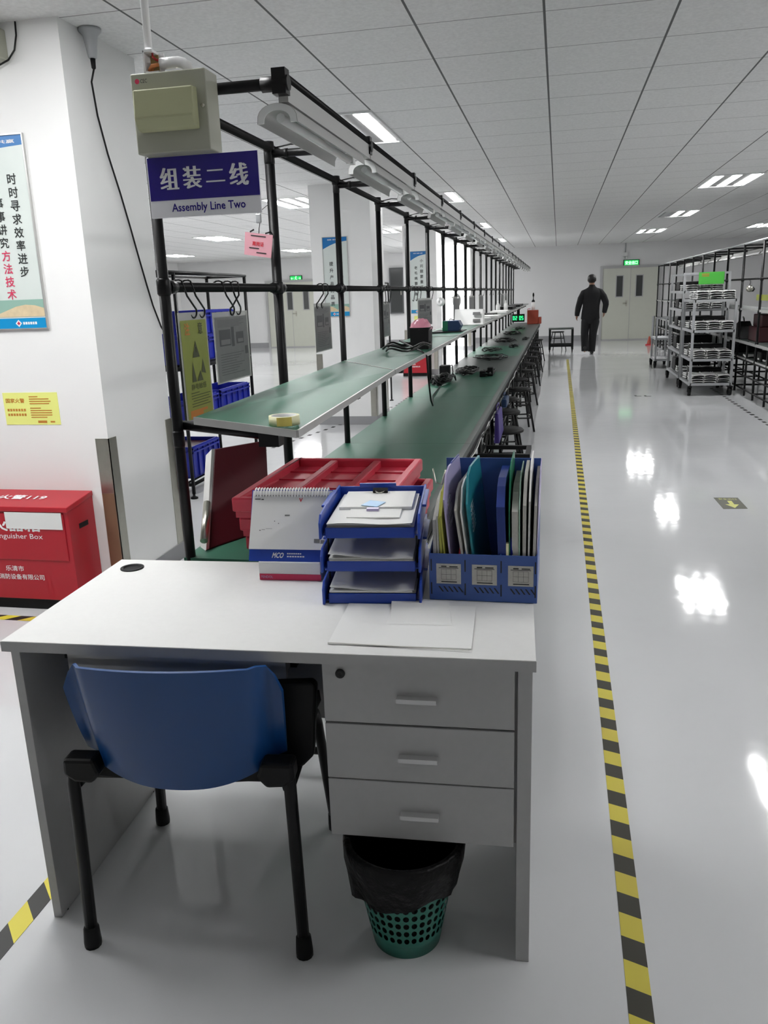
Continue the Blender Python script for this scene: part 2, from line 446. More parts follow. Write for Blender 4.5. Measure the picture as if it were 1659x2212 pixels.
# double doors on the far wall
def double_door(nm, x0, x1, z1, glass, wz0, wz1, knobx):
    d = MB().box(x0, x1, Y1 - .05, Y1 - .0, 0.0, z1)
    o = struct(nm, d, 'door')
    fr = MB()
    fr.box(x0 - .07, x0, Y1 - .08, Y1, 0, z1 + .07).box(x1, x1 + .07, Y1 - .08, Y1, 0, z1 + .07).box(x0, x1, Y1 - .08, Y1, z1, z1 + .07)
    fr.box((x0 + x1) / 2 - .006, (x0 + x1) / 2 + .006, Y1 - .056, Y1 - .05, 0.0, z1)
    fr.box(x0, x1, Y1 - .056, Y1 - .05, 0.0, 0.03)
    obj('door_frame', fr, 'doorframe', o)
    for a, b in glass:
        g = MB().box(a, b, Y1 - .058, Y1 - .05, wz0, wz1)
        obj('vision_panel', g, 'doorglass', o)
        f2 = MB(); e = .025
        f2.box(a - e, a, Y1 - .062, Y1 - .05, wz0 - e, wz1 + e).box(b, b + e, Y1 - .062, Y1 - .05, wz0 - e, wz1 + e)
        f2.box(a, b, Y1 - .062, Y1 - .05, wz1, wz1 + e).box(a, b, Y1 - .062, Y1 - .05, wz0 - e, wz0)
        obj('panel_frame', f2, 'doorframe', o)
    k = MB().path([(knobx, Y1 - .05, 1.05), (knobx, Y1 - .10, 1.05), (knobx - .1, Y1 - .10, 1.05)], .012, 8)
    k.box(knobx - .025, knobx + .025, Y1 - .06, Y1 - .05, .96, 1.12)
    obj('door_handle', k, 'steel', o)
double_door('door_1', 1.25, 2.80, 2.03, [(1.64, 1.81), (2.19, 2.36)], 1.24, 1.81, 1.93)
double_door('door_2', -9.0, -7.45, 2.0, [(-8.36, -8.2), (-7.83, -7.67)], 1.17, 1.70, -8.1)

# exit signs
def exit_sign(x, z, w, label, words):
    t = thing('exit_sign', label, 'exit sign', (x, Y1 - .03, z))
    obj('housing', MB().box(x - w / 2 - .02, x + w / 2 + .02, Y1 - .04, Y1, z - .085, z + .085), 'blackmat', t)
    obj('lit_panel', MB().box(x - w / 2, x + w / 2, Y1 - .044, Y1 - .04, z - .068, z + .068), 'exitgreen', t)
    mb = MB()
    if words:
        text(mb, '安全出口', (x, Y1 - .046, z), (1, 0, 0), (0, 0, 1), w=w * .84, h=.1, bold=.02)
    else:
        text(mb, '←', (x - w * .34, Y1 - .046, z), (1, 0, 0), (0, 0, 1), w=.08)
        text(mb, '→', (x + w * .34, Y1 - .046, z), (1, 0, 0), (0, 0, 1), w=.08)
        yy = Y1 - .046
        mb.lathe([(0.001, -.001), (.018, -.0005), (.018, .0005), (0.001, .001)], (0, 0, 0), 10)
        n = 40
        mb.v[-n:] = [(x + .01 + a, yy + c * .2, z + .05 + b) for a, b, c in mb.v[-n:]]
        mb.path([(x, yy, z + .03), (x - .01, yy, z - .01), (x + .03, yy, z - .03), (x + .02, yy, z - .062)], .009, 5, flat=.2)
        mb.path([(x - .01, yy, z - .01), (x - .03, yy, z - .035), (x - .055, yy, z - .04)], .009, 5, flat=.2)
        mb.path([(x - .045, yy, z + .005), (x - .02, yy, z + .025), (x + .01, yy, z + .02), (x + .04, yy, z + .0)], .007, 5, flat=.2)
    obj('lettering', mb, 'exitwhite', t)
    return t
exit_sign(2.03, 2.17, .40, 'green lit exit sign above the double door behind the walking person', True)
exit_sign(-8.05, 2.11, .36, 'green lit exit sign over the distant door seen left of the line', False)

# emergency lamp with conduit above the right door
t = thing('emergency_light', 'small two-headed emergency lamp on the wall above the right double door', 'emergency light', (1.85, Y1, 2.4))
obj('body', MB().box(1.78, 1.92, Y1 - .07, Y1, 2.36, 2.46), 'white', t)
for dx in (-.05, .05):
    obj('lamp_head', MB().lathe([(.02, 0), (.035, -.05), (.032, -.07), (.001, -.075)], (1.85 + dx, Y1 - .04, 2.36), 12), 'white', t)
obj('conduit', MB().tube((1.85, Y1 - .015, 2.46), (1.85, Y1 - .015, CEIL), .012, 8), 'steeldull', t)

# ------------------------------------------------------------------ ceiling troffers
def troffer(x, y, lit, label):
    t = thing('ceiling_light', label, 'ceiling light', (x, y, CEIL), 0, 'recessed ceiling lights')
    fr = MB(); z0 = CEIL - .014
    for a, b, c, d in ((-.3, -.28, -.6, .6), (.28, .3, -.6, .6), (-.28, .28, -.6, -.58), (-.28, .28, .58, .6)):
        fr.box(x + a, x + b, y + c, y + d, z0, CEIL)
    obj('frame', fr, 'white', t)
    obj('louvre_tray', MB().box(x - .28, x + .28, y - .58, y + .58, CEIL - .006, CEIL), 'louvre', t)
    for i, dx in enumerate((-.205, 0, .205)):
        tb = MB().box(x + dx - .044, x + dx + .044, y - .555, y + .555, CEIL - .013, CEIL - .006)
        obj('tube_strip', tb, ('litbright' if x < -3 and y > 6 else 'lit') if lit[i] else 'tubeoff', t)
    return t
LIGHTS = [
    (-1.585, 6.57, (1, 1, 1), 'lit three-strip ceiling light above the near lamps of assembly line two'),
    (-1.585, 11.4, (1, 1, 1), 'second lit ceiling light along the line, just right of the nearest pillar tops'),
    (-1.585, 16.3, (1, 1, 1), 'third lit ceiling light along the lamp rail, looking small'),
    (-1.585, 21.1, (1, 1, 1), 'farthest small lit ceiling light at the end of the lamp rail'),
    (2.03, 11.4, (1, 1, 1), 'nearest three-strip ceiling light in the upper right of the picture'),
    (2.03, 16.0, (0, 1, 1), 'two-strip ceiling light between two three-strip ones on the right'),
    (2.03, 20.4, (1, 1, 1), 'small three-strip ceiling light nearest the far right door'),
    (4.43, 20.3, (1, 1, 1), 'three-strip ceiling light at the right edge above the black rack'),
    (-3.42, 11.0, (1, 1, 1), 'lit ceiling light left of the line seen beneath the lamp rail'),
    (-3.42, 16.4, (1, 1, 1), 'lit ceiling light left of the second pillar seen between posts'),
    (-6.72, 16.2, (1, 1, 1), 'distant ceiling light glowing left of the pink card'),
    (-6.72, 21.5, (1, 1, 1), 'distant ceiling light above the far left exit sign'),
    (-10.02, 21.2, (1, 1, 1), 'most distant ceiling light at far left beside the first post'),
    (-3.42, 21.3, (1, 1, 1), 'lit ceiling light in front of the farthest bright pillar'),
    (-1.62, 2.47, (1, 1, 1), 'lit ceiling light over the white desk, outside the picture'),
    (-3.42, 2.2, (1, 1, 1), 'lit ceiling light in front of the poster pillar, outside the picture'),
    (2.03, 6.57, (1, 1, 1), 'ceiling light over the near aisle, outside the picture'),
    (4.43, 6.57, (1, 1, 1), 'added fill light over the right rack, outside the picture'),  # unseen lamps from here to the aisle one, added to brighten the right side
    (4.43, 11.4, (1, 1, 1), 'added fill light right of the trolleys, outside the picture'),
    (2.03, 1.8, (1, 1, 1), 'added fill light over the aisle right of the desk, outside the picture'),
    (-6.72, 6.67, (1, 1, 1), 'added fill light in the left hall near its front, hidden by the near pillar'),  # from here on hidden lamps, added as fill for the left hall
    (-6.72, 11.4, (1, 1, 1), 'added fill light in the left hall, hidden by the near pillar'),
    (-10.02, 11.4, (1, 1, 1), 'added fill light by the far left wall, hidden by the near pillar'),
    (-10.02, 6.67, (1, 1, 1), 'added fill light in the left hall corner, hidden by the near pillar'),
    (-5.8, 6.5, (1, 1, 1), 'added fill light over the left aisle, hidden behind the near pillar'),
]
for a in LIGHTS: troffer(*a)

# ------------------------------------------------------------------ floor markings
def strip(nm, x0, x1, y0, y1, m, label, cat='floor tape'):
    return tag(obj(nm, MB().box(x0, x1, y0, y1, 0.0003, 0.0012), m), label, cat)
mb = MB()
mb.hexa([(.172, -1, .0003), (.224, -1, .0003), (.246, 18.6, .0003), (.194, 18.6, .0003), (.172, -1, .0012), (.224, -1, .0012), (.246, 18.6, .0012), (.194, 18.6, .0012)])
tag(obj('hazard_tape', mb, 'hazard'), 'long yellow and black striped tape running down the aisle floor', 'floor tape')
strip('hazard_tape', -1.315, -1.257, -1.0, 2.3, 'hazard45', 'yellow and black tape on the floor left of the desk leg')
o = strip('hazard_tape', 0, 1.0, -.028, .028, 'hazard45', 'yellow and black tape on the floor in front of the fire box')
# (laid across: rotate a Y-run strip)
bpy.data.objects.remove(o)
o = obj('hazard_tape', MB().box(-.028, .028, -.55, .55, .0003, .0012), 'hazard45')
o.location = (-2.62, 3.31, 0); o.rotation_euler = (0, 0, PI / 2)
tag(o, 'yellow and black tape on the floor in front of the fire box', 'floor tape')
random.seed(5)
for i in range(26):
    y = 8.0 + i * .19
    o = obj('floor_dash', MB().box(2.215 + .01 * random.random(), 2.262, y, y + .085, .0003, .001), 'blackmat')
    tag(o, 'black dash of the dotted tape line on the floor below the trolleys', 'floor tape', 'dotted tape dashes by the trolleys')
for i in range(36):
    y = 6.0 + i * .19; x = -2.95 + (y - 7.6) * .21 if y < 11 else -2.2
    o = obj('floor_dash', MB().box(x, x + .04, y, y + .08, .0003, .001), 'blackmat')
    tag(o, 'black dash of the dotted tape line on the floor behind the bench', 'floor tape', 'dotted tape dashes behind the bench')
for (x, y, lb) in ((1.08, 11.95, 'small black corner tick on the aisle floor left of the front trolley'), (1.21, 11.93, 'small black tick beside its twin on the aisle floor near the trolleys'),
                   (1.08, 19.6, 'tiny black floor tick just right of the walking person')):
    tag(obj('floor_tick', MB().box(x, x + .09, y, y + .05, .0003, .001).box(x, x + .03, y, y + .12, .0003, .001), 'blackmat'), lb, 'floor mark')
t = thing('floor_sticker', 'dark square floor sticker with a yellow arrow on the right of the aisle', 'floor sticker', (1.2, 5.88, 0))
obj('backing', MB().hexa([(1.13, 5.72, .0003), (1.29, 5.74, .0003), (1.285, 6.05, .0003), (1.12, 6.04, .0003), (1.13, 5.72, .001), (1.29, 5.74, .001), (1.285, 6.05, .001), (1.12, 6.04, .001)]), 'floorsign', t)
mb = MB(); z = .0013
mb.poly([(1.195, 5.95, z), (1.195, 5.85, z), (1.165, 5.85, z), (1.21, 5.75, z), (1.255, 5.85, z), (1.225, 5.85, z), (1.225, 5.95, z)][::1])
text(mb, '安全出口', (1.205, 6.0, z), (1, 0, 0), (0, 1, 0), w=.12, h=.045)
obj('arrow', mb, 'floorarrow', t)

# ------------------------------------------------------------------ notices and things on the near pillar
PY = 3.65
def slogan_poster(x0, x1, z0, z1, y, label, cols, pic=True, lu=.36, hu=.5):
    t = thing('slogan_poster', label, 'poster', ((x0 + x1) / 2, y, z0), 0, None)
    W = x1 - x0; H = z1 - z0; e = .006
    fr = MB(); fr.box(x0 - e, x0, y - .014, y, z0 - e, z1 + e).box(x1, x1 + e, y - .014, y, z0 - e, z1 + e).box(x0, x1, y - .014, y, z1, z1 + e).box(x0, x1, y - .014, y, z0 - e, z0)
    obj('frame', fr, 'alu', t)
    obj('print', MB().box(x0, x1, y - .008, y, z0, z1), 'posterbase', t)
    d = y - .0086
    b = MB(); pts = [(x0, d, z1 - H * .145)]
    for i in range(13):
        u = i / 12; pts.append((x0 + W * u, d, z1 - H * (.145 - .095 * u - .02 * math.sin(u * PI))))
    b.poly(pts + [(x1, d, z1), (x0, d, z1)])
    obj('header', b, 'posterblue', t)
    b = MB(); b.box(x0, x1, d - .0004, d, z0, z0 + H * .055)
    obj('footer', b, 'postersky', t)
    if pic:
        b = MB(); b.box(x0, x1, d - .0003, d, z0 + H * .062, z0 + H * .155); obj('sea_picture', b, 'postersea', t)
        b = MB(); q = [(x0, d - .0006, z0 + H * .063)]
        for i in range(11):
            u = i / 10; q.append((x0 + W * (1 - u), d - .0006, z0 + H * (.078 + .05 * abs(math.sin(u * 5.2 + .6)))))
        b.poly([(x0, d - .0006, z0 + H * .063), (x1, d - .0006, z0 + H * .063)] + q[1:])
        obj('shell_picture', b, 'postersand', t)
    m1 = MB(); text(m1, '创新 发展 共赢', (x0 + W * hu, d - .0006, z1 - H * .03), (1, 0, 0), (0, 0, 1), w=W * .6, h=H * .018, bold=.01)
    lg = MB(); cx = x0 + W * lu; cz = z0 + H * .027; r = H * .02
    for s_ in (0, 1):
        rr = r * (1 - .45 * s_)
        lg.mi = s_
        lg.poly([(cx, d - .0008 - s_ * .0003, cz - rr), (cx + rr, d - .0008 - s_ * .0003, cz), (cx, d - .0008 - s_ * .0003, cz + rr), (cx - rr, d - .0008 - s_ * .0003, cz)])
    obj('logo', lg, ['brand_white', 'pinkink'], t)
    for i in range(6): m1.box(cx + r * 1.4 + i * r * .75, cx + r * 1.4 + i * r * .75 + r * .55, d - .0008, d, cz - r * .35, cz + r * .35)
    obj('small_print', m1, 'brand_white', t)
    for (u, v0, step, size, body, mk) in cols:
        b = MB(); b.mi = 0
        for i, ch in enumerate(body):
            if mk and i >= mk: b.mi = 1
            text(b, ch, (x0 + W * u, d - .0008, z1 - H * v0 - i * step * H), (1, 0, 0), (0, 0, 1), h=size * H, bold=.015)
        obj('slogan', b, ['ink', 'pinkink'], t)
    return t
slogan_poster(-2.94, -2.432, 1.39, 2.258, PY, 'tall slogan poster on the near white pillar, cut by the left picture edge',
              [(.84, .216, .0685, .054, '时时寻求效率进步', 0), (.67, .335, .0685, .054, '事事讲究方法技术', 4)], lu=.70, hu=.62)
slogan_poster(-2.657, -2.372, 1.275, 2.15, 9.46, 'slogan poster on the second pillar seen between the posts',
              [(.72, .20, .095, .05, '以人的品质', 0), (.32, .33, .085, .05, '提升产品的品质', 0)])
slogan_poster(-2.71, -2.42, 1.15, 2.26, 15.60, 'pale green slogan poster on the third pillar',
              [(.72, .15, .085, .05, '小问题要重视', 0), (.35, .26, .085, .05, '老毛病要改善', 0)], pic=False)

t = thing('yellow_notice', 'small bright yellow notice stuck on the near pillar below the poster', 'notice', (-2.59, PY, 1.0))
obj('sheet', MB().box(-2.742, -2.435, PY - .002, PY, .913, 1.075), 'yellowbright', t)
mb = MB(); d = PY - .0026
text(mb, '国家火警', (-2.675, d, 1.035), (1, 0, 0), (0, 0, 1), w=.105, h=.022, bold=.02)
obj('title', mb, 'orangeprint', t)
mb = MB()
for (xx, zz, n, wd) in ((-2.725, .982, 7, .014), (-2.725, .958, 7, .014)):
    for i in range(n): mb.box(xx + i * .0155, xx + i * .0155 + .011, d - .0003, d, zz, zz + .012)
for i, ww in enumerate((.05, .11, .12, .11, 0, .06, .12, .12, .12, .09)):
    if ww: mb.box(-2.595, -2.595 + ww, d - .0003, d, 1.052 - i * .0115, 1.0565 - i * .0115)
mb.box(-2.56, -2.51, d - .0003, d, .922, .934).box(-2.49, -2.465, d - .0003, d, .924, .932)
obj('small_print', mb, 'orangeprint', t)
tag(obj('yellow_notice', MB().box(-2.66, -2.52, 15.597, 15.60, .96, 1.1), 'yellowbright'), 'small yellow notice on the third pillar below its green poster', 'notice')

# lamp and cable at the upper left on the pillar front
t = thing('emergency_light', 'emergency lamp cut by the upper left picture edge on the near pillar', 'emergency light', (-2.5, PY, 2.6))
obj('body', MB().box(-2.62, -2.445, PY - .09, PY, 2.56, 2.69), 'box', t, bevel=.008)
obj('lens', MB().box(-2.60, -2.438, PY - .10, PY - .088, 2.60, 2.65), 'tape', t)
obj('power_cord', MB().path([(-2.385, PY - .01, 2.715), (-2.387, PY - .012, 2.66), (-2.40, PY - .02, 2.60), (-2.43, PY - .03, 2.56), (-2.48, PY - .035, 2.54)], .004, 6), 'cable', t)

t = thing('cable_gland_box', 'grey tapered junction cup under the ceiling on the pillar side', 'junction box', (-2.14, 3.84, 2.72))
xg = -2.14
obj('cup', MB().lathe([(.016, -.125), (.020, -.12), (.034, -.03), (.052, -.012), (.052, 0)], (xg, 3.84, CEIL - .001), 16), 'steeldull', t)
obj('nipple', MB().lathe([(.006, -.17), (.010, -.165), (.012, -.125)], (xg, 3.84, CEIL - .001), 10), 'blackmat', t)
tag(obj('wall_cable', MB().path([(xg, 3.84, 2.55), (-2.165, 3.85, 2.5), (-2.178, 3.893, 2.364), (-2.178, 3.95, 2.2), (-2.178, 4.033, 2.024), (-2.178, 4.10, 1.86), (-2.178, 4.155, 1.715), (-2.178, 4.21, 1.58), (-2.178, 4.255, 1.475), (-2.178, 4.325, 1.36), (-2.16, 4.36, 1.29), (-2.16, 4.365, 1.0), (-2.17, 4.365, 0.4)], .0045, 6), 'cable'),
    'thin black cable sagging down the shaded side of the near pillar', 'cable')

# ------------------------------------------------------------------ fire extinguisher boxes
def fire_box(x0, x1, y0, y1, h0, h1, label, near):
    t = thing('fire_extinguisher_box', label, 'fire box', ((x0 + x1) / 2, (y0 + y1) / 2, 0))
    b = MB(); b.prism([(x0, y0, .06), (x0, y0, h0 - .012), (x0, y1, h1 - .012), (x0, y1, .06)], (x1 - x0, 0, 0))
    obj('cabinet', b, 'red', t, bevel=.003)
    obj('plinth', MB().box(x0 + .02, x1 - .02, y0 + .02, y1 - .01, 0, .06), 'blackmat', t)
    l = MB(); l.prism([(x0 - .004, y0 - .012, h0 - .025), (x0 - .004, y0 - .012, h0), (x0 - .004, y1, h1), (x0 - .004, y1, h1 - .025)], (x1 - x0 + .008, 0, 0))
    lid = obj('lid', l, 'red', t, bevel=.003)
    W = x1 - x0
    d = MB().box(x0 + .04, x1 - .025, y0 - .006, y0, .27, h0 - .035)
    door = obj('door', d, 'red', t, bevel=.003)
    mb = MB(); yy = y0 - .0068
    cx = (x0 + x1) / 2 - .02
    text(mb, '灭火器箱', (cx - .0, yy, h0 - .095), (1, 0, 0), (0, 0, 1), w=W * .56, h=.06, bold=.03)
    text(mb, 'Fire Extinguisher Box', (cx - .01, yy, h0 - .155), (1, 0, 0), (0, 0, 1), w=W * .62, h=.034)
    obj('lettering', mb, 'brand_white', door)
    mb = MB(); yy = y0 - .0008
    text(mb, '乐清市', (cx - .0, yy, .222), (1, 0, 0), (0, 0, 1), w=W * .16, h=.028, bold=.01)
    text(mb, '天翔消防设备有限公司', (cx, yy, .178), (1, 0, 0), (0, 0, 1), w=W * .5, h=.028, bold=.01)
    obj('maker_lettering', mb, 'brand_white', t)
    mb = MB(); v = Vector((0, y1 - y0 + .012, h1 - h0)).normalized()
    n = Vector((0, -v.z, v.y))
    text(mb, '火警119', Vector((cx + .02, (y0 + y1) / 2, (h0 + h1) / 2)) + n * .003, (1, 0, 0), v, w=W * .42, h=.055, bold=.02)
    obj('lid_lettering', mb, 'brand_white', lid)
    if near:
        obj('pull_slot', MB().box(x1, x1 + .0015, y0 + .08, y0 + .16, h0 - .13, h0 - .105), 'blackmat', t)
        pc = MB().box(-2.655, -2.345, y0 - .0105, y0 - .0075, h0 - .112, h0 - .028)
        obj('paper_label', pc, 'paper', door, label='blank white paper taped over the door lettering')
    else:
        obj('hinge_strip', MB().box(x1, x1 + .003, y1 - .03, y1, .06, h1 - .02), 'tape', t)
    return t
fire_box(-2.95, -2.312, 3.42, 3.648, .545, .575, 'red fire extinguisher box against the near pillar left of the desk', True)
fire_box(-2.87, -2.38, 15.30, 15.598, .545, .575, 'small distant red fire extinguisher box seen beneath the upper shelf', False)
# ------------------------------------------------------------------ assembly line two: pipe rack with bench, tilted shelf, hanging rail and lamp rail
XP = -1.075; P0Y = 2.175; PITCH = 0.972; NP = 20
PY_ = [P0Y + PITCH * i for i in range(NP)]
YE = PY_[-1]
rack = thing('assembly_bench', 'long green-topped assembly bench with black pipe frame, shelf and lamp rail', 'assembly bench', (XP, P0Y, 0))
for i, y in enumerate(PY_):
    r = 0.0155 if i % 8 not in (1,) else .019
    mb = MB()
    if i in (9,):
        mb.tube((XP, y - .02, 0.0), (XP, y - .02, 2.035), .0155).tube((XP, y + .022, 0.0), (XP, y + .022, 2.035), .0155)
    else: mb.tube((XP, y, 0.02), (XP, y, 2.035), r, 12)
    for z in (1.527, 1.10, 2.0, .69, .14):
        g = .004 if z == 1.527 else .0015
        mb.lathe([(r, -.024), (r + g, -.018), (r + g, .018), (r, .024)], (XP, y, z), 12)
    mb.lathe([(.022, 0), (.022, .006), (.008, .012), (.008, .03)], (XP, y, 0), 10)
    obj('post', mb, 'black', rack)
mb = MB().tube((XP, P0Y - .02, 2.035), (XP, YE + .02, 2.035), .0145, 12)
for y in PY_: mb.lathe([(.02, -.02), (.022, 0), (.02, .02)], (XP, y, 2.035), 10)
obj('top_beam', mb, 'black', rack)
mb = MB().tube((XP + .0, P0Y, 1.527), (XP, YE + .02, 1.527), .0145, 12)
for y in PY_:
    for s in ((1,) if y == PY_[0] else (-1, 1)): mb.path([(XP, y + s * .02, 1.527), (XP, y + s * .06, 1.527)], .019, 12)
obj('hanging_rail', mb, 'black', rack)
XL = -.70
for i, y in enumerate(PY_):
    mb = MB().tube((XP, y, 2.012), (XL - .0, y, 2.012), .0145, 10)
    mb.path([(XL - .05, y, 2.012), (XL + .022, y, 2.012)], .019, 10)
    mb.box(XL - .018, XL + .018, y - .018, y + .018, 1.985, 2.045)
    obj('arm', mb, 'black', rack)
    if i:
        c = MB().path([(XP + .01, y + .012, 2.033), (XP + .08, y + .02, 2.045), (XP + .2, y + .016, 2.034), (XL - .03, y + .018, 2.03)], .003, 5)
        c.path([(XP + .06, y, 2.012), (XP + .075, y, 2.012)], .0165, 8)
        obj('lamp_wire', c, 'cable', rack)
obj('lamp_rail', MB().tube((XL, P0Y - .01, 2.03), (XL, YE + .03, 2.03), .0145, 12), 'black', rack)

# lower worktops
yy = [2.16, 4.1, 6.05, 8.0, 9.95, 11.9, 13.85, 15.8, 17.75, 19.7, YE + .08]
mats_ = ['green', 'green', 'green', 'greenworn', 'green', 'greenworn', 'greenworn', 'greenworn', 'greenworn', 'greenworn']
for i in range(10):
    mb = MB(); mb.mi = 0
    mb.box(-1.09, -.455, yy[i] + .001, yy[i + 1] - .001, .712, .740)
    mb.mi = 1
    mb.box(-.455, -.425, yy[i] + .001, yy[i + 1] - .001, .710, .741)
    obj('worktop', mb, [mats_[i], 'greenworn'], rack)
mb = MB()
mb.box(-.450, -.428, 2.2, YE, .655, .710)
obj('front_skirt', mb, 'blackmat', rack)
random.seed(3)
pts = [(-.419, 2.3 + i * .24, .675 + random.uniform(-.018, .012)) for i in range(int((YE - 2.4) / .24))]
obj('edge_cable', MB().path(pts, .004, 5), 'whitepl', rack, label='pale loose cable running along the bench front edge')
pts = [(-.416, 2.3 + i * .31, .69 + random.uniform(-.02, .01)) for i in range(int((YE - 2.4) / .31))]
obj('edge_cable', MB().path(pts, .005, 5), 'cable', rack)
for i, y in enumerate(PY_):
    mb = MB().tube((-.47, y + .02, 0.02), (-.47, y + .02, .71), .0145, 8)
    mb.tube((-.47, y + .02, .10), (XP, y + .02, .10), .0125, 8)
    mb.tube((-.47, y + .02, .66), (XP, y + .02, .66), .0125, 8)
    mb.lathe([(.022, 0), (.022, .006), (.008, .012), (.008, .03)], (-.47, y + .02, 0), 10)
    obj('leg', mb, 'black', rack)
for z, nm in ((.12, 'foot_rail'), (.34, 'lower_rail')):
    obj(nm, MB().tube((-.47, P0Y, z), (-.47, YE, z), .0125, 8), 'black', rack)
obj('back_rail', MB().tube((XP + .03, P0Y, .12), (XP + .03, YE, .12), .0125, 8), 'black', rack)
# dark cable trunking and junction boxes under the front of the bench
for i in range(19):
    y = P0Y + .45 + i * PITCH
    mb = MB().box(-.62, -.50, y - .14, y + .14, .50, .62)
    mb.box(-.498, -.494, y - .09, y - .05, .54, .58).box(-.498, -.494, y + .04, y + .08, .54, .58)
    obj('socket_box', mb, 'blackmat', rack)

# upper shelf, tilted towards the worker
SH = [[(-1.0, 2.13, 1.170), (-.69, 2.10, 1.137), (-.70, 3.53, 1.168), (-1.06, 4.05, 1.172)],
      [(-1.06, 4.07, 1.172), (-.70, 3.55, 1.168), (-.705, 6.0, 1.186), (-1.06, 6.0, 1.176)]]
y = 6.02
while y < YE - .2:
    y2 = min(y + 1.944, YE)
    SH.append([(-1.06, y, 1.178), (-.71, y, 1.188), (-.71, y2 - .02, 1.192), (-1.06, y2 - .02, 1.180)]); y += 1.944
def shelf_z(x, y):
    for q in SH:
        if y <= max(q[2][1], q[3][1]):
            u = (x - q[0][0]) / (q[1][0] - q[0][0]); v = (y - q[0][1]) / (q[3][1] - q[0][1])
            v = max(0, min(1, v))
            a = q[0][2] + (q[1][2] - q[0][2]) * u; b = q[3][2] + (q[2][2] - q[3][2]) * u
            return a + (b - a) * v
    return 1.185
for i, q in enumerate(SH):
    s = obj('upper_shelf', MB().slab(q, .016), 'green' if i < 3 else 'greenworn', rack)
    e = MB()
    a, b, c, d = [Vector(v) for v in q]
    dn = Vector((0, 0, -.020)); up = Vector((0, 0, .001))
    def edge(p, r, out):
        o_ = Vector(out) * .006
        e.hexa([p + dn, r + dn, r + dn + o_, p + dn + o_, p + up, r + up, r + up + o_, p + up + o_])
    edge(b, c, (1, 0, 0)); edge(a, b, (0, -1, 0))
    obj('edge_trim', e, 'alu', s)
for i, y in enumerate(PY_):
    zb = shelf_z(-1.04, y) - .036; zf = shelf_z(-.78, y) - .04
    mb = MB().path([(XP, y + .02, zb), (-.80, y + .02, zf)], .0145, 8)
    mb.box(-.83, -.77, y + .0, y + .04, zf - .03, zf + .012)
    obj('shelf_arm', mb, 'black', rack)

# ------------------------------------------------------------------ unlit lamp fixtures hung from the lamp rail
NF = 19
fx0 = None
for i in range(NF):
    y = 2.19 + i * .967
    lb = ('nearest unlit white lamp fixture hanging from the lamp rail' if i == 0 else 'second unlit lamp fixture from the front on the lamp rail' if i == 1 else
          'third unlit lamp fixture from the front on the lamp rail' if i == 2 else 'unlit white lamp fixture in the far run of the lamp rail')
    if fx0 is None:
        t = thing('lamp_fixture', lb, 'lamp fixture', (XL, y, 1.976), 0, 'unlit lamps over the line')
        mb = MB().box(-.013, .013, 0, .955, -.005, .041)
        mb.lathe([(.001, 0), (.009, .001), (.009, .003), (.001, .004)], (0, 0, 0), 10)
        n = 40; mb.v[-n:] = [(a, -.001 - c, b + .035) for a, b, c in mb.v[-n:]]
        obj('batten', mb, 'fix', t, local=True)
        P = []
        for yy_ in (0.0, .77):
            row = []
            for k in range(13):
                th = PI * k / 12
                row.append((-.02 - .055 * math.cos(th), yy_, -.052 + .047 * math.sin(th) ** .7 if 0 < k < 12 else -.052))
            P.append(row)
        obj('reflector', MB().shell(P, .002), 'fix', t, local=True)
        e = MB(); pr = [(-.02 - .053 * math.cos(PI * k / 12), -.001, -.052 + .046 * max(0, math.sin(PI * k / 12)) ** .7) for k in range(13)]
        inn = [(-.02 - .036 * math.cos(PI * k / 12), -.001, -.052 + .030 * max(0, math.sin(PI * k / 12)) ** .7) for k in range(13)]
        for k in range(12): e.hexa([inn[k], inn[k + 1], pr[k + 1], pr[k], tuple(Vector(inn[k]) + Vector((0, .004, 0))), tuple(Vector(inn[k + 1]) + Vector((0, .004, 0))), tuple(Vector(pr[k + 1]) + Vector((0, .004, 0))), tuple(Vector(pr[k]) + Vector((0, .004, 0)))])
        obj('end_cap', e, 'tubeoff', t, local=True)
        obj('tube', MB().path([(-.02, .03, -.035), (-.02, .76, -.035)], .012, 10), 'tubeoff', t, local=True)
        s = MB().box(-.032, -.008, .77, .81, -.045, -.012).path([(-.02, .79, -.02), (-.005, .83, .0)], .006, 6)
        obj('lamp_holder', s, 'whitepl', t, local=True)
        fx0 = t
    else:
        dup(fx0, (XL, y, 1.976), 0, lb)

# ------------------------------------------------------------------ distribution box, conduit and line sign
t = thing('distribution_box', 'beige electrical distribution box with raised lid above the blue line sign', 'electrical box', (-.965, 2.13, 1.95))
bx0, bx1, by0, by1, bz0, bz1 = -1.062, -.862, 2.078, 2.155, 1.853, 2.040
obj('body', MB().box(bx0, bx1, by0, by1, bz0, bz1), 'box', t, bevel=.003)
lid = MB()
a = .016
lid.prism([(bx0 + .018, by0, 1.998), (bx0 + .018, by0 - .030, 1.996), (bx0 + .018, by0 - .036, 1.93), (bx0 + .018, by0 - .022, 1.905), (bx0 + .018, by0, 1.902)], (.158, 0, 0))
obj('lid', lid, 'boxlid', t, bevel=.003)
s = MB()
for x in (bx0 + .010, bx1 - .012): 
    s.lathe([(.005, 0), (.005, .003), (.002, .004)], (0, 0, 0), 10)
    k = 30; s.v[-k:] = [(x + p, by0 - r_, 1.955 + q) for p, q, r_ in s.v[-k:]]
obj('screw', s, 'steel', t)
mb = MB(); text(mb, 'CEC', (bx0 + .036, by0 - .0006, 2.022), (1, 0, 0), (0, 0, 1), w=.018, h=.009)
obj('lettering', mb, 'ink', t)
mb = MB(); mb.lathe([(.006, 0), (.006, .0006)], (0, 0, 0), 14); mb.v[:] = [(bx0 + .018 + p, by0 - r_, 2.022 + q) for p, q, r_ in mb.v]
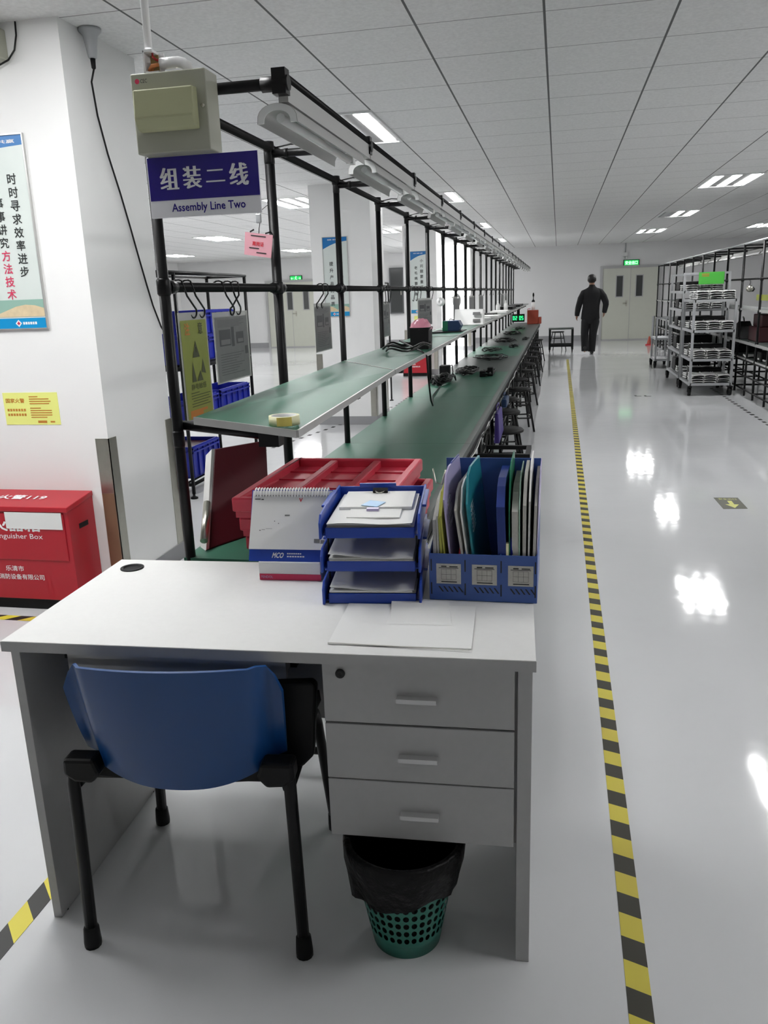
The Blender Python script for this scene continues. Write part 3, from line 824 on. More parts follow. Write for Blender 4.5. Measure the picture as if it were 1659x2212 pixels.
obj('logo_dot', mb, 'pinkink', t)

t = thing('conduit', 'white plastic conduit dropping from the ceiling to the distribution box', 'conduit', (-1.01, 2.10, 2.04))
obj('riser', MB().path([(-1.015, 2.10, 2.10), (-1.012, 2.10, CEIL)], .0095, 12), 'pvc', t)
b = MB(); b.box(-1.026, -.986, 2.085, 2.125, 2.040, 2.044).box(-1.026, -1.022, 2.085, 2.125, 2.04, 2.092).box(-1.026, -.986, 2.121, 2.125, 2.04, 2.092)
b.box(-1.026, -1.0, 2.085, 2.125, 2.088, 2.094)
obj('open_elbow_box', b, 'pvc', t)
obj('brown_inner_wall', MB().box(-1.0215, -1.0, 2.118, 2.1208, 2.045, 2.088), 'cardboard', t)
obj('orange_wire', MB().path([(-1.018, 2.10, 2.05), (-1.006, 2.092, 2.058), (-.992, 2.095, 2.060), (-.98, 2.10, 2.062)], .0045, 7).path([(-1.012, 2.105, 2.042), (-1.01, 2.10, 2.055), (-1.0, 2.1, 2.06)], .004, 6), 'copper', t)
obj('red_wire', MB().path([(-1.006, 2.10, 2.090), (-1.003, 2.094, 2.078), (-.995, 2.096, 2.071), (-.984, 2.10, 2.070)], .003, 6), 'redwire', t)
obj('elbow', MB().path([(-.988, 2.105, 2.064), (-.96, 2.105, 2.064), (-.942, 2.105, 2.064), (-.928, 2.105, 2.06), (-.918, 2.105, 2.052), (-.915, 2.105, 2.040)], .0135, 12), 'pvc', t)

t = thing('line_sign', 'blue and white sign reading Assembly Line Two below the distribution box', 'sign', (-.91, 2.12, 1.70))
SX0, SX1, SZ0, SZ1, SY = -1.062, -.756, 1.702, 1.852, 2.125
obj('board', MB().box(SX0 - .003, SX1, SY, SY + .006, SZ0, SZ1), 'signwhite', t, bevel=.0015)
zb = SZ0 + .043
obj('blue_field', MB().box(SX0, SX1 - .001, SY - .0008, SY, zb, SZ1 - .001), 'signblue', t)
mb = MB()
for i, ch in enumerate('组装二线'):
    text(mb, ch, (SX0 + .058 + i * .0645, SY - .0013, zb + .053), (1, 0, 0), (0, 0, 1), w=.048, h=.030 if ch == '二' else .054, bold=.045, song=True)
obj('chinese_lettering', mb, 'signwhite', t)
mb = MB(); text(mb, 'Assembly Line Two', ((SX0 + SX1) / 2 + .008, SY - .0008, SZ0 + .021), (1, 0, 0), (0, 0, 1), w=.205, h=.026, bold=.014)
obj('english_lettering', mb, 'signblue', t)

t = thing('pass_card', 'pink pass card in a clear sleeve clipped to the second post', 'card', (-1.05, 3.05, 1.67))
import mathutils
def card(P, n, th=.002):
    mb = MB(); mb.slab(P, th); return mb
cA = Vector((-1.02, 2.78, 1.643)); ux = Vector((.0, .292, -.010)); 
# card hangs from the rail side, turned toward the aisle end
cTL = Vector((-1.175, 3.10, 1.737)); cTR = Vector((-1.065, 3.10, 1.720)); cBR = Vector((-1.078, 3.10, 1.637)); cBL = Vector((-1.185, 3.10, 1.655))
obj('card', MB().slab([cBL, cBR, cTR, cTL], .002), 'pinkcard', t)
mb = MB(); dx = (cTR - cTL).normalized(); dz = (cTL - cBL).normalized(); cc = (cTL + cBR) / 2 + Vector((0, -.0012, 0))
text(mb, '离岗证', cc + dz * .004, dx, dz, w=.045, h=.016, bold=.02)
obj('title', mb, 'redprint', t)
mb = MB()
for (u, v, l) in ((-.03, .03, .06), (-.035, -.015, .04), (-.005, -.03, .04)):
    p = cc + dx * u + dz * v; mb.quad(p, p + dx * l, p + dx * l + dz * .004, p + dz * .004)
obj('small_print', mb, 'ink', t)
rl = MB().box(-1.128, -1.106, 3.095, 3.105, 1.765, 1.80)
obj('badge_reel', rl, 'steeldull', t, bevel=.004)
obj('reel_cord', MB().path([(-1.114, 3.10, 1.765), (-1.118, 3.10, 1.745), (-1.12, 3.10, 1.728)], .0015, 5).path([(-1.12, 3.10, 1.80), (-1.09, 3.13, 1.83), (-1.075, 3.147, 1.84)], .0012, 5), 'cable', t)
obj('clip', MB().path([tuple(cTL + dx * .02 + dz * .002), tuple(cTL + dx * .035 + dz * .012)], .003, 5).path([tuple(cTR - dx * .03 + dz * .002), tuple(cTR - dx * .01 + dz * .01), (-1.08, 3.13, 1.73)], .003, 5), 'blackmat', t)

# ------------------------------------------------------------------ sheets hanging from the rail on hooks
def s_hook(y, label, drop=.078, lean=.03, z1=1.527, x=None):
    x = XP if x is None else x
    r = .021
    pts = arc((x, y, z1), r, -2.6, 1.57, 1, 'xz')
    pts = [(x - r * math.cos(a), y, z1 + r * math.sin(a)) for a in [-.5 + i * .45 for i in range(8)]]
    sg = 1 if lean >= 0 else -1
    pts = pts[:-1] + [(x + r * .8, y + lean * .15, z1 - .025), (x + .006, y + lean * .8, z1 - drop + .018)]
    cy = y + lean * .8 - sg * .010; cz = z1 - drop + .008; q = .020
    for i in range(9):
        a = .6 - i * .42
        pts.append((x + .004 - .0006 * i, cy + sg * q * math.cos(a) * .9, cz + q * math.sin(a) * .75))
    o = obj('s_hook', MB().path(pts, .0029, 6), 'black')
    tag(o, label, 'hook', 's-hooks on the hanging rail')
    return o
def hang_sheet(P, Q, z0, z1, m, label, kind='instruction_sheet', content=None, cat='hanging sheet'):
    """P, Q: (x,y) of the two vertical edges"""
    P = Vector((P[0], P[1], 0)); Q = Vector((Q[0], Q[1], 0)); u = (Q - P); W = u.length; u.normalize()
    n = Vector((u.y, -u.x, 0)); H = z1 - z0
    t = thing(kind, label, cat, ((P.x + Q.x) / 2, (P.y + Q.y) / 2, z0))
    Z = Vector((0, 0, 1))
    def pt(a, b, d=0): return P + u * (W * a) + Z * (z0 + H * b) + n * d
    mb = MB(); mb.hexa([pt(0, 0, -.001), pt(1, 0, -.001), pt(1, 0, .001), pt(0, 0, .001)][::-1] + [pt(0, 1, -.001), pt(1, 1, -.001), pt(1, 1, .001), pt(0, 1, .001)][::-1])
    obj('film_pocket', mb, 'film', t)
    e = .04
    mb = MB()
    for d in (.0016, -.0016): mb.quad(pt(e, .02, d), pt(1 - e, .02, d), pt(1 - e, .93, d), pt(e, .93, d))
    obj('sheet', mb, m, t)
    def rect(mb, a0, a1, b0, b1, d=.0022): mb.quad(pt(a0, b0, d), pt(a1, b0, d), pt(a1, b1, d), pt(a0, b1, d))
    if content: content(t, pt, rect, u, Z, n, W, H)
    return t
def yellow_content(t, pt, rect, u, Z, n, W, H):
    mb = MB(); text(mb, '注', pt(.25, .85, .0024), u, Z, h=.034, bold=.03); obj('red_character', mb, 'orangeprint', t)
    mb = MB(); text(mb, '意', pt(.72, .85, .0024), u, Z, h=.034, bold=.01); obj('dark_character', mb, 'olive', t)
    tr = MB()
    def tri(ax, ay, bx, by, cx, cy): tr.add([pt(ax, ay, .0024), pt(bx, by, .0024), pt(cx, cy, .0024)], [(0, 1, 2)])
    tr.path([tuple(pt(.5, .68, .0024)), tuple(pt(.5, .63, .0024))], .001, 4)
    tri(.5, .74, .36, .585, .62, .585); tri(.28, .36, .34, .55, .44, .36)
    tri(.72, .56, .64, .44, .80, .42); tri(.46, .36, .60, .46, .68, .36)
    obj('warning_triangle', tr, 'olive', t)
    mb = MB()
    text(mb, '静电敏感', pt(.5, .315, .0024), u, Z, w=W * .55, h=.018)
    for i, (a, b) in enumerate(((.2, .5), (.2, .9), (.2, .85), (.25, .9), (.2, .8), (.2, .88))): rect(mb, a, b, .255 - i * .025, .262 - i * .025)
    obj('small_print', mb, 'olive', t)
    mb = MB(); rect(mb, .12, .58, .03, .074); rect(mb, .12, .75, .075, .10); obj('orange_band', mb, 'orangeprint', t)
hang_sheet((XP, 2.243), (XP, 2.44), 1.135, 1.455, 'yellow', 'yellow-green warning sheet with a dark triangle hanging by the first post', 'warning_sheet', yellow_content)
def grey_content(t, pt, rect, u, Z, n, W, H):
    mb = MB()
    rect(mb, .12, .44, .52, .75); rect(mb, .46, .54, .50, .78); rect(mb, .60, .82, .53, .70)
    rect(mb, .84, .93, .36, .48)
    obj('dark_picture', mb, 'sheetdark', t)
    mb = MB(); rect(mb, .16, .42, .54, .61, .0026); rect(mb, .64, .8, .55, .60, .0026); obj('pale_picture', mb, 'sheet', t)
    mb = MB()
    for i in range(6): rect(mb, .1, .85 - .07 * (i % 3), .88 - i * .018, .884 - i * .018)
    for i in range(9): rect(mb, .12, .8 - .08 * (i % 4), .40 - i * .036, .407 - i * .036)
    obj('small_print', mb, 'sheetdark', t)
hang_sheet((XP, 2.491), (XP, 2.795), 1.222, 1.450, 'sheet', 'grey printed work instruction sheet hanging right of the yellow warning sheet', content=grey_content)
hang_sheet((XP, 3.624), (XP, 3.905), 1.242, 1.460, 'sheet', 'grey instruction sheet hanging just left of the third post', content=grey_content)
hang_sheet((XP, 5.10), (XP, 5.34), 1.23, 1.448, 'sheet', 'narrow grey instruction sheet hanging right behind the fourth post', content=grey_content)
hang_sheet((XP, 6.47), (-.985, 6.62), 1.252, 1.456, 'sheet', 'grey instruction sheet turned outward, hanging above the black bin', content=grey_content)
for (y, lb) in ((8.75, 'grey sheet hanging just past the white tape ring on the rail'), (10.35, 'dark grey sheet hanging near the middle of the rail'), (11.65, 'grey sheet hanging left of the doubled post'),
                (16.2, 'grey sheet hanging far down the rail'), (17.3, 'farthest grey sheet hanging on the rail')):
    hang_sheet((XP, y), (XP + .03, y + .3), 1.20, 1.45, 'sheet', lb)
for y, l, lb in ((2.265, .12, 'first black s-hook holding the yellow warning sheet'), (2.325, .12, 'second black s-hook holding the yellow warning sheet'), (2.56, .13, 'left black s-hook holding the first grey sheet'),
                 (2.635, .11, 'middle crossing s-hook above the first grey sheet'), (2.70, -.07, 'right crossing s-hook above the first grey sheet'),
                 (3.75, -.10, 'left s-hook holding the grey sheet by the third post'), (3.83, -.10, 'right s-hook holding the grey sheet by the third post'),
                 (5.14, .1, 'left s-hook by the fourth post'), (5.22, .1, 'middle s-hook by the fourth post'), (5.33, .03, 'right s-hook by the fourth post'),
                 (6.25, .04, 'empty s-hook left of the outward-turned sheet'), (6.4, .04, 'left s-hook of the outward-turned sheet'), (6.55, .04, 'right s-hook of the outward-turned sheet'), (6.9, .03, 'empty s-hook right of the outward-turned sheet')):
    s_hook(y, lb, .082, l)
for i in range(16):
    s_hook(7.2 + i * .62 + .1 * (i % 3), 'small black s-hook in the far run of the hanging rail', .08, .03)
# tape ring and spare loop
mb = MB(); prof = [(.017, -.012), (.038, -.012), (.038, .012), (.017, .012), (.017, -.012)]
mb.lathe(prof, (0, 0, 0), 24)
mb.v[:] = [(XP + .03 + a * .92 + c * .3, 7.57 + c - a * .3, 1.415 + b) for a, b, c in mb.v]
tag(obj('tape_ring', mb, 'whitepl'), 'white ring of tape hanging on a hook left of the white box', 'tape roll')
pts = [(XP + .03 * math.cos(a), 9.05 + .05 * math.cos(a), 1.41 + .06 * math.sin(a)) for a in [2 * PI * i / 18 for i in range(18)]]
tag(obj('cable_loop', MB().path(pts, .012, 6, closed=True), 'whitepl'), 'pale looped strap hanging on the rail beyond the tape ring', 'strap')

# ------------------------------------------------------------------ things on the upper shelf
def on_shelf(x, y): return shelf_z(x, y)
zt = on_shelf(-.75, 2.17)
t = thing('tape_roll', 'cream roll of adhesive tape lying on the near end of the upper shelf', 'tape roll', (-.742, 2.155, zt))
obj('roll', MB().lathe([(.036, 0.001), (.043, 0.0), (.043, .026), (.036, .026), (.036, .001)], (-.742, 2.155, zt + .001), 64), 'tape', t)
obj('core', MB().lathe([(.0345, .001), (.0355, .001), (.0355, .026), (.0345, .026), (.0345, .001)], (-.742, 2.155, zt + .001), 32), 'whitepl', t)
obj('used_patch', MB().grid([[(-.742 + .0434 * math.cos(a), 2.155 + .0434 * math.sin(a), zt + z) for a in [-1.75 + .1 * i for i in range(11)]] for z in (.002, .026)]), 'tapecore', t)

zt = on_shelf(-.78, 4.80)
t = thing('black_bin', 'black square bin with a pink bag inside on the upper shelf', 'bin', (-.78, 4.8, zt))
mb = MB(); bx, by = -.78, 4.80; a, b_, h = .052, .07, .125
for (s0, s1) in ((0, 1),):
    mb.hexa([(bx - a, by - b_, zt), (bx + a, by - b_, zt), (bx + a, by + b_, zt), (bx - a, by + b_, zt), (bx - a * 1.05, by - b_ * 1.05, zt + h), (bx + a * 1.05, by - b_ * 1.05, zt + h), (bx + a * 1.05, by + b_ * 1.05, zt + h), (bx - a * 1.05, by + b_ * 1.05, zt + h)])
    mb.box(bx - a * 1.1, bx + a * 1.1, by - b_ * 1.1, by + b_ * 1.1, zt + h - .012, zt + h)
obj('bin_body', mb, 'blackmat', t)
random.seed(8)
P = []
for i in range(9):
    row = []
    for j in range(16):
        r = math.cos(i / 8 * PI / 2) * (1.12 + .14 * random.uniform(-1, 1)) if i < 8 else 0.01
        th = 2 * PI * j / 16
        row.append((bx + a * 1.1 * r * math.cos(th), by + b_ * r * math.sin(th), zt + h - .02 + .062 * math.sin(i / 8 * PI / 2) + random.uniform(-.014, .014)))
    P.append(row)
obj('pink_bag', MB().grid(P, closed_u=True), 'pink', t, label='crumpled pink plastic bag bulging out of the bin')
pts = []
for i in range(64):
    th = i / 63 * 2 * PI * 2.2 + 1.0; k = i / 63
    pts.append((-.83 + (.10 + .03 * k) * math.cos(th), 4.6 + (.28 + .06 * math.sin(i * .5)) * math.sin(th), on_shelf(-.83, 4.6) + .012 + .02 * (1 + math.sin(i * .9)) * .6 + .025 * k))
pts += [(-.72, 4.45, on_shelf(-.72, 4.45) + .01), (-.69, 4.42, 1.16), (-.685, 4.42, 1.05), (-.70, 4.6, .9), (-.78, 5.2, .79), (-.9, 6.0, .752), (-.94, 6.7, .75)]
tag(obj('power_cable', MB().path(pts, .0055, 6), 'cable'), 'black cable looped round the bin and hanging off the shelf to the bench', 'cable')
zt = on_shelf(-.84, 6.75)
t = thing('card_box', 'dark blue and green card box on a black tray on the upper shelf', 'box', (-.84, 6.75, zt))
obj('tray', MB().box(-.98, -.74, 6.5, 6.9, zt, zt + .008), 'blackmat', t)
mb = MB(); mb.prism([(-.90, 6.62, zt + .008), (-.775, 6.62, zt + .008), (-.755, 6.62, zt + .05), (-.775, 6.62, zt + .088), (-.90, 6.62, zt + .088)], (0, .16, 0))
obj('box_body', mb, 'bluedev', t, bevel=.003)
obj('green_side', MB().box(-.903, -.86, 6.617, 6.62, zt + .01, zt + .086), 'greenfolder', t)
zt = on_shelf(-.84, 8.1)
t = thing('white_case', 'white flat case standing open on the upper shelf behind the blue box', 'case', (-.84, 8.1, zt))
mb = MB(); mb.hexa([(-.985, 8.05, zt), (-.70, 8.0, zt), (-.69, 8.06, zt), (-.975, 8.11, zt), (-.985, 8.12, zt + .15), (-.705, 8.07, zt + .145), (-.695, 8.13, zt + .145), (-.975, 8.18, zt + .15)])
obj('case_body', mb, 'whitepl', t, bevel=.006)
mb = MB()
for z in (.03, .095): mb.hexa([(-.80, 8.012, zt + z), (-.73, 8.0, zt + z), (-.73, 8.03, zt + z), (-.80, 8.04, zt + z), (-.80, 8.035, zt + z + .025), (-.73, 8.023, zt + z + .025), (-.73, 8.04, zt + z + .025), (-.80, 8.05, zt + z + .025)])
obj('label_patch', mb, 'sheet', t)
obj('black_lead', MB().path([(-.985, 8.1, zt + .05), (-1.03, 8.1, zt + .06), (-1.04, 8.05, zt + .02), (-1.0, 8.0, zt + .006)], .005, 6), 'cable', t)
random.seed(11)
for (y, x, lx, ly, h, m, lb) in ((9.6, -.86, .10, .16, .02, 'paper', 'low stack of white paper on the upper shelf past the white case'), (10.3, -.82, .12, .3, .025, 'whitepl', 'white flat tray on the upper shelf past the paper stack'),
        (11.2, -.9, .09, .25, .03, 'blackmat', 'black flat holder on the upper shelf in the middle distance'), (12.6, -.85, .12, .4, .03, 'whitepl', 'white flat carton on the upper shelf below the far sheets'),
        (15.0, -.88, .12, .6, .05, 'blackmat', 'black tray far along the upper shelf'), (17.5, -.86, .12, .8, .04, 'blackmat', 'second black tray far along the upper shelf')):
    z = on_shelf(x, y)
    tag(obj('shelf_item', MB().box(x - lx, x + lx, y - ly, y + ly, z, z + h), m, bevel=.004), lb, 'tray')
    bpy.data.objects[-1].name if False else None
z = on_shelf(-.9, 13.4)
for (y, x, lb) in ((13.3, -.93, 'white squeeze bottle standing left on the far upper shelf'), (13.5, -.82, 'white squeeze bottle standing right on the far upper shelf')):
    t = thing('squeeze_bottle', lb, 'bottle', (x, y, z))
    obj('bottle_body', MB().lathe([(.03, 0), (.033, .01), (.033, .09), (.02, .12)], (x, y, z), 14), 'whitepl', t)
    obj('nozzle', MB().lathe([(.018, .12), (.012, .14), (.005, .17)], (x, y, z), 10), 'whitepl', t)

# ------------------------------------------------------------------ things on the bench
def coil(cx, cy, z, rx, ry, turns, seed, r=.006, lift=.05):
    random.seed(seed); pts = []
    N = int(turns * 14)
    ph = random.uniform(0, 6)
    ox = oy = 0
    for i in range(N):
        th = 2 * PI * i / 14
        if i % 14 == 0: ox = random.uniform(-.3, .3); oy = random.uniform(-.3, .3)
        pts.append((cx + rx * (math.cos(th + ph) * random.uniform(.75, 1.1) + ox), cy + ry * (math.sin(th + ph) * random.uniform(.75, 1.1) + oy), z + r + random.uniform(0, lift)))
    return MB().path(pts, r, 6)
BZ = .741
CO = [(-.96, 7.0, .08, .22, 9, 'tangled black power strip cables around the fifth post'), (-.86, 7.95, .09, .3, 7, 'loose heap of thin black cables beyond the power strip'),
      (-.62, 7.75, .05, .22, 4, 'small wire tangle beside the black adapter'), (-.75, 9.6, .16, .3, 4, 'black cable lying across the green mat mid-bench'),
      (-.85, 10.9, .12, .25, 3, 'thin cable loops on the green mat mid-bench'), (-.6, 11.6, .06, .2, 4, 'cable bundle near the bench front edge mid-bench'),
      (-.8, 13.1, .15, .4, 5, 'black cables in the far middle of the bench'), (-.5, 13.3, .05, .2, 3, 'small far cable bundle by the front edge'),
      (-.8, 15.2, .14, .4, 5, 'dark cable heap far down the bench'), (-.75, 17.0, .1, .4, 4, 'farthest dark cable heap before the orange box')]
for i, (x, y, rx, ry, n, lb) in enumerate(CO):
    tag(obj('cable_heap', coil(x, y, BZ, rx, ry, n, 20 + i, .007 if i in (0, 2) else .0055, .06 if i == 0 else .03), 'cable'), lb, 'cables')
t = thing('desk_phone_adapter', 'black upright adapter unit standing behind the power strip tangle', 'adapter', (-1.0, 7.45, BZ))
obj('adapter_body', MB().box(-1.045, -.955, 7.40, 7.52, BZ, BZ + .115), 'blackmat', t, bevel=.008)
obj('lead', MB().path([(-.96, 7.45, BZ + .1), (-.93, 7.42, BZ + .12), (-.92, 7.4, BZ + .06), (-.93, 7.4, BZ + .01)], .005, 6), 'cable', t)
for (x, y, h, lb) in ((-.665, 7.55, .05, 'left small black adapter block on the bench'), (-.60, 7.62, .075, 'right small black adapter block on the bench')):
    tag(obj('adapter_block', MB().box(x - .025, x + .025, y - .05, y + .05, BZ, BZ + h), 'blackmat', bevel=.004), lb, 'adapter')
t = thing('orange_box', 'orange-red box with a pump bottle on top at the far bench end', 'box', (-.55, 19.8, BZ))
obj('box_body', MB().box(-.70, -.45, 19.6, 20.0, BZ, BZ + .31), 'orangebox', t, bevel=.01)
obj('step', MB().box(-.45, -.38, 19.62, 19.98, BZ, BZ + .15), 'orangebox', t, bevel=.01)
obj('handle', MB().path([(-.70, 19.75, BZ + .31), (-.69, 19.75, BZ + .34), (-.63, 19.75, BZ + .345)], .01, 6), 'pink', t)
t = thing('pump_bottle', 'white bottle with black pump standing on the orange box', 'bottle', (-.57, 19.8, BZ + .31))
obj('bottle_body', MB().lathe([(.035, 0), (.045, .01), (.045, .16), (.03, .18)], (-.57, 19.8, BZ + .31), 12), 'whitepl', t)
obj('pump', MB().lathe([(.032, .18), (.04, .19), (.03, .22), (.01, .24), (.01, .30), (.02, .31), (.02, .36), (.008, .39)], (-.57, 19.8, BZ + .31), 10), 'blackmat', t)
t = thing('led_counter', 'dark counter box with glowing green digits below the far upper shelf', 'display', (-.82, 17.8, .86))
obj('case', MB().box(-.95, -.69, 17.8, 17.86, .86, 1.02), 'blackmat', t)
mb = MB(); d = 17.797
def seg7(mb, x, z, w, h, on):
    e = .01
    S = {'a': (x, x + w, z + h - e, z + h), 'g': (x, x + w, z + h / 2 - e / 2, z + h / 2 + e / 2), 'd': (x, x + w, z, z + e), 'f': (x, x + e, z + h / 2, z + h), 'b': (x + w - e, x + w, z + h / 2, z + h), 'e': (x, x + e, z, z + h / 2), 'c': (x + w - e, x + w, z, z + h / 2)}
    for k in on: a, b, c, g = S[k]; mb.box(a, b, d - .001, d, c, g)
seg7(mb, -.93, .90, .035, .08, 'abcdef'); seg7(mb, -.88, .90, .035, .08, 'abged'); seg7(mb, -.80, .90, .035, .08, 'abcdef'); seg7(mb, -.75, .90, .035, .08, 'afgcd')
obj('digits', mb, 'ledgreen', t)
obj('hanger', MB().box(-.85, -.79, 17.82, 17.84, 1.02, 1.17), 'blackmat', t)

# red trays piled on the near end of the bench
def red_tray(x0, x1, y0, y1, z, h, label):
    t = thing('red_tray', label, 'tray', ((x0 + x1) / 2, (y0 + y1) / 2, z), 0, 'red trays piled on the bench')
    obj('base', MB().box(x0 + .008, x1 - .008, y0 + .008, y1 - .008, z, z + h * .55), 'redtray', t)
    r = MB(); e = .024
    r.box(x0, x0 + e, y0, y1, z + h * .3, z + h).box(x1 - e, x1, y0, y1, z + h * .3, z + h).box(x0 + e, x1 - e, y0, y0 + e, z + h * .3, z + h).box(x0 + e, x1 - e, y1 - e, y1, z + h * .3, z + h)
    obj('rim', r, 'redtray', t, bevel=.006)
    for i in (1, 2):
        x = x0 + (x1 - x0) * i / 3
        obj('divider', MB().box(x - .013, x + .013, y0 + e, y1 - e, z + h * .5, z + h * .95), 'redtray', t, bevel=.004)
    b = MB()
    for j in range(1, 5):
        y = y0 + (y1 - y0) * j / 5; b.box(x0 + e, x1 - e, y - .003, y + .003, z + h * .5, z + h * .62)
    obj('cross_ribs', b, 'redtray', t)
    return t
red_tray(-.905, -.430, 2.20, 2.75, .741, .06, 'bottom red plastic tray of the pile on the near bench end')
red_tray(-.915, -.415, 2.185, 2.745, .803, .06, 'middle red plastic tray of the pile, poking out on the right')
red_tray(-.925, -.455, 2.165, 2.77, .866, .062, 'top red plastic tray with three ribbed bays behind the desk calendar')
t = thing('standing_tray', 'dark red tray with pale edge leaning upright beside the first post', 'tray', (-1.0, 2.35, .741))
A = Vector((-1.045, 2.245, .743)); B = Vector((-.93, 2.49, .743)); C = Vector((-1.012, 2.73, 1.0)); D = Vector((-1.125, 2.53, 1.005))
n = (B - A).cross(D - A).normalized(); 
if n.y > 0: n = -n
mb = MB(); mb.hexa([A, B, C, D] + [v - n * .035 for v in (A, B, C, D)])
obj('tray_back', mb, 'darkred', t, bevel=.004)
mb = MB(); u = (B - A).normalized() * .012
mb.hexa([A - u, A, D, D - u] + [v - n * .04 for v in (A - u, A, D, D - u)])
obj('pale_edge', mb, 'alu', t)
mb = MB(); mb.path([tuple(A - u * 1.5 + Vector((0, 0, .03))), tuple(A - u * 1.5 + (D - A) * .45)], .012, 10)
obj('edge_tube', mb, 'steel', t)
# ------------------------------------------------------------------ desk (local frame: x to the right end at 0, y to the back, z up)
DROT = math.radians(2.6)
desk = thing('office_desk', 'white-topped office desk with three grey drawers in the foreground', 'desk', (-.030, 1.547, 0), DROT)
W, D, TZ = 1.195, .590, .755
def L(nm, mb, m, par=desk, **k): return obj(nm, mb, m, par, local=True, **k)
top = MB()
gx, gy, gr = -1.125, .515, .027
# top with a round cable hole: front/back/left/right pieces and an octagon collar
def ring(r, n=24): return [(gx + r * math.cos(2 * PI * i / n), gy + r * math.sin(2 * PI * i / n)) for i in range(n)]
top.box(-W, 0, 0, gy - .05, TZ - .025, TZ).box(-W, 0, gy + .05, D, TZ - .025, TZ).box(-W, gx - .05, gy - .05, gy + .05, TZ - .025, TZ).box(gx + .05, 0, gy - .05, gy + .05, TZ - .025, TZ)
n = 24; inn = ring(gr); out = []
for i in range(n):
    a = 2 * PI * i / n; c, s = math.cos(a), math.sin(a); k = .05 / max(abs(c), abs(s)); out.append((gx + k * c, gy + k * s))
top.add([(x, y, TZ) for x, y in inn] + [(x, y, TZ) for x, y in out], [(i, n + i, n + (i + 1) % n, (i + 1) % n) for i in range(n)])
top.add([(x, y, TZ) for x, y in inn] + [(x, y, TZ - .025) for x, y in inn], [(i, (i + 1) % n, n + (i + 1) % n, n + i) for i in range(n)])
L('desk_top', top, 'desk')
L('edge_band', MB().box(-W - .001, .001, -.0012, 0, TZ - .025, TZ - .001), 'deskfront')
gm = MB().lathe([(gr + .006, 0), (gr + .006, .003), (gr - .002, .003), (gr - .002, -.03), (.001, -.03)], (gx, gy, TZ), 24)
L('cable_grommet', gm, 'blackmat')
L('side_panel', MB().box(-W + .012, -W + .034, .012, D - .01, .0, TZ - .025), 'deskfront', bevel=.001)
L('side_panel', MB().box(-.036, -.006, .012, D - .01, .0, TZ - .025), 'deskfront', bevel=.001)
L('modesty_panel', MB().box(-W + .034, -.036, .46, .478, .34, TZ - .025), 'deskfront')
cb = MB().box(-.455, -.440, .03, .50, .30, TZ - .03).box(-.047, -.0365, .03, .50, .30, TZ - .03).box(-.44, -.047, .485, .5, .30, TZ - .03).box(-.44, -.047, .03, .485, .30, .312)
L('drawer_carcass', cb, 'deskfront')
for i, (z0, z1) in enumerate(((.588, .727), (.449, .583), (.302, .446))):
    d = L('drawer', MB().box(-.452, -.042, .012, .030, z0, z1), 'deskfront', bevel=.0015)
    zc = z0 + (z1 - z0) * .47
    h = MB().box(-.290, -.205, -.006, .002, zc - .006, zc + .004).box(-.290, -.205, .002, .012, zc, zc + .004)
    L('handle', h, 'handle', d)
    if i == 0:
        k = MB().lathe([(.0105, 0), (.0105, .004), (.004, .005), (.004, .003)], (0, 0, 0), 18)
        k.v[:] = [(-.412 + a, .012 - c, .704 + b) for a, b, c in k.v]
        L('lock', k, 'lockblack', d)
kt = MB().box(-1.10, -.56, .10, .46, .655, .672).box(-1.10, -.56, .10, .115, .64, .70)
L('keyboard_shelf', kt, 'deskfront')
L('shelf_runner', MB().box(-.555, -.54, .12, .4, .66, .73).box(-1.12, -1.105, .12, .4, .66, .73), 'blackmat')
for x in (-W + .023, -.021):
    for y in (.04, D - .04): L('foot_pad', MB().lathe([(.012, -.0), (.012, .003)], (x, y, 0), 10), 'blackmat')

# ------------------------------------------------------------------ blue chair pushed under the desk (local: faces +y)
chair = thing('office_chair', 'blue plastic chair with black tube legs pushed under the desk', 'chair', (-.832, 1.70, 0), math.radians(6.2))
def LC(nm, mb, m, par=chair, **k): return obj(nm, mb, m, par, local=True, **k)
# backrest shell: wide at the top, rounded below, side wings bent forward
P = []; NU, NV = 34, 22
for i in range(NV + 1):
    v = i / NV; row = []
    for j in range(NU + 1):
        u = -1 + 2 * j / NU; au = abs(u)
        hw = .245 - .010 * (1 - v) ** 1.2
        ztop = .736 + .010 * (1 - u * u) ** 1.0 - (.065 * max(0, (au - .80) / .20) ** 2.2)
        zbot = .436 + .070 * au ** 2.6 if au < .8 else .436 + .070 * .8 ** 2.6 + (au - .8) * .10
        x = u * hw
        z = zbot + (ztop - zbot) * v
        y = -.262 + .055 * u * u + .018 * (1 - v) ** 2 - .035 * v
        if au > .80: y += .030 * math.sin(min(1, (au - .80) / .08) * PI / 2) - (au - .88) * .10 * (au > .88)
        row.append((x, y, z))
    P.append(row)
LC('backrest', MB().shell(P, .007), 'blue')
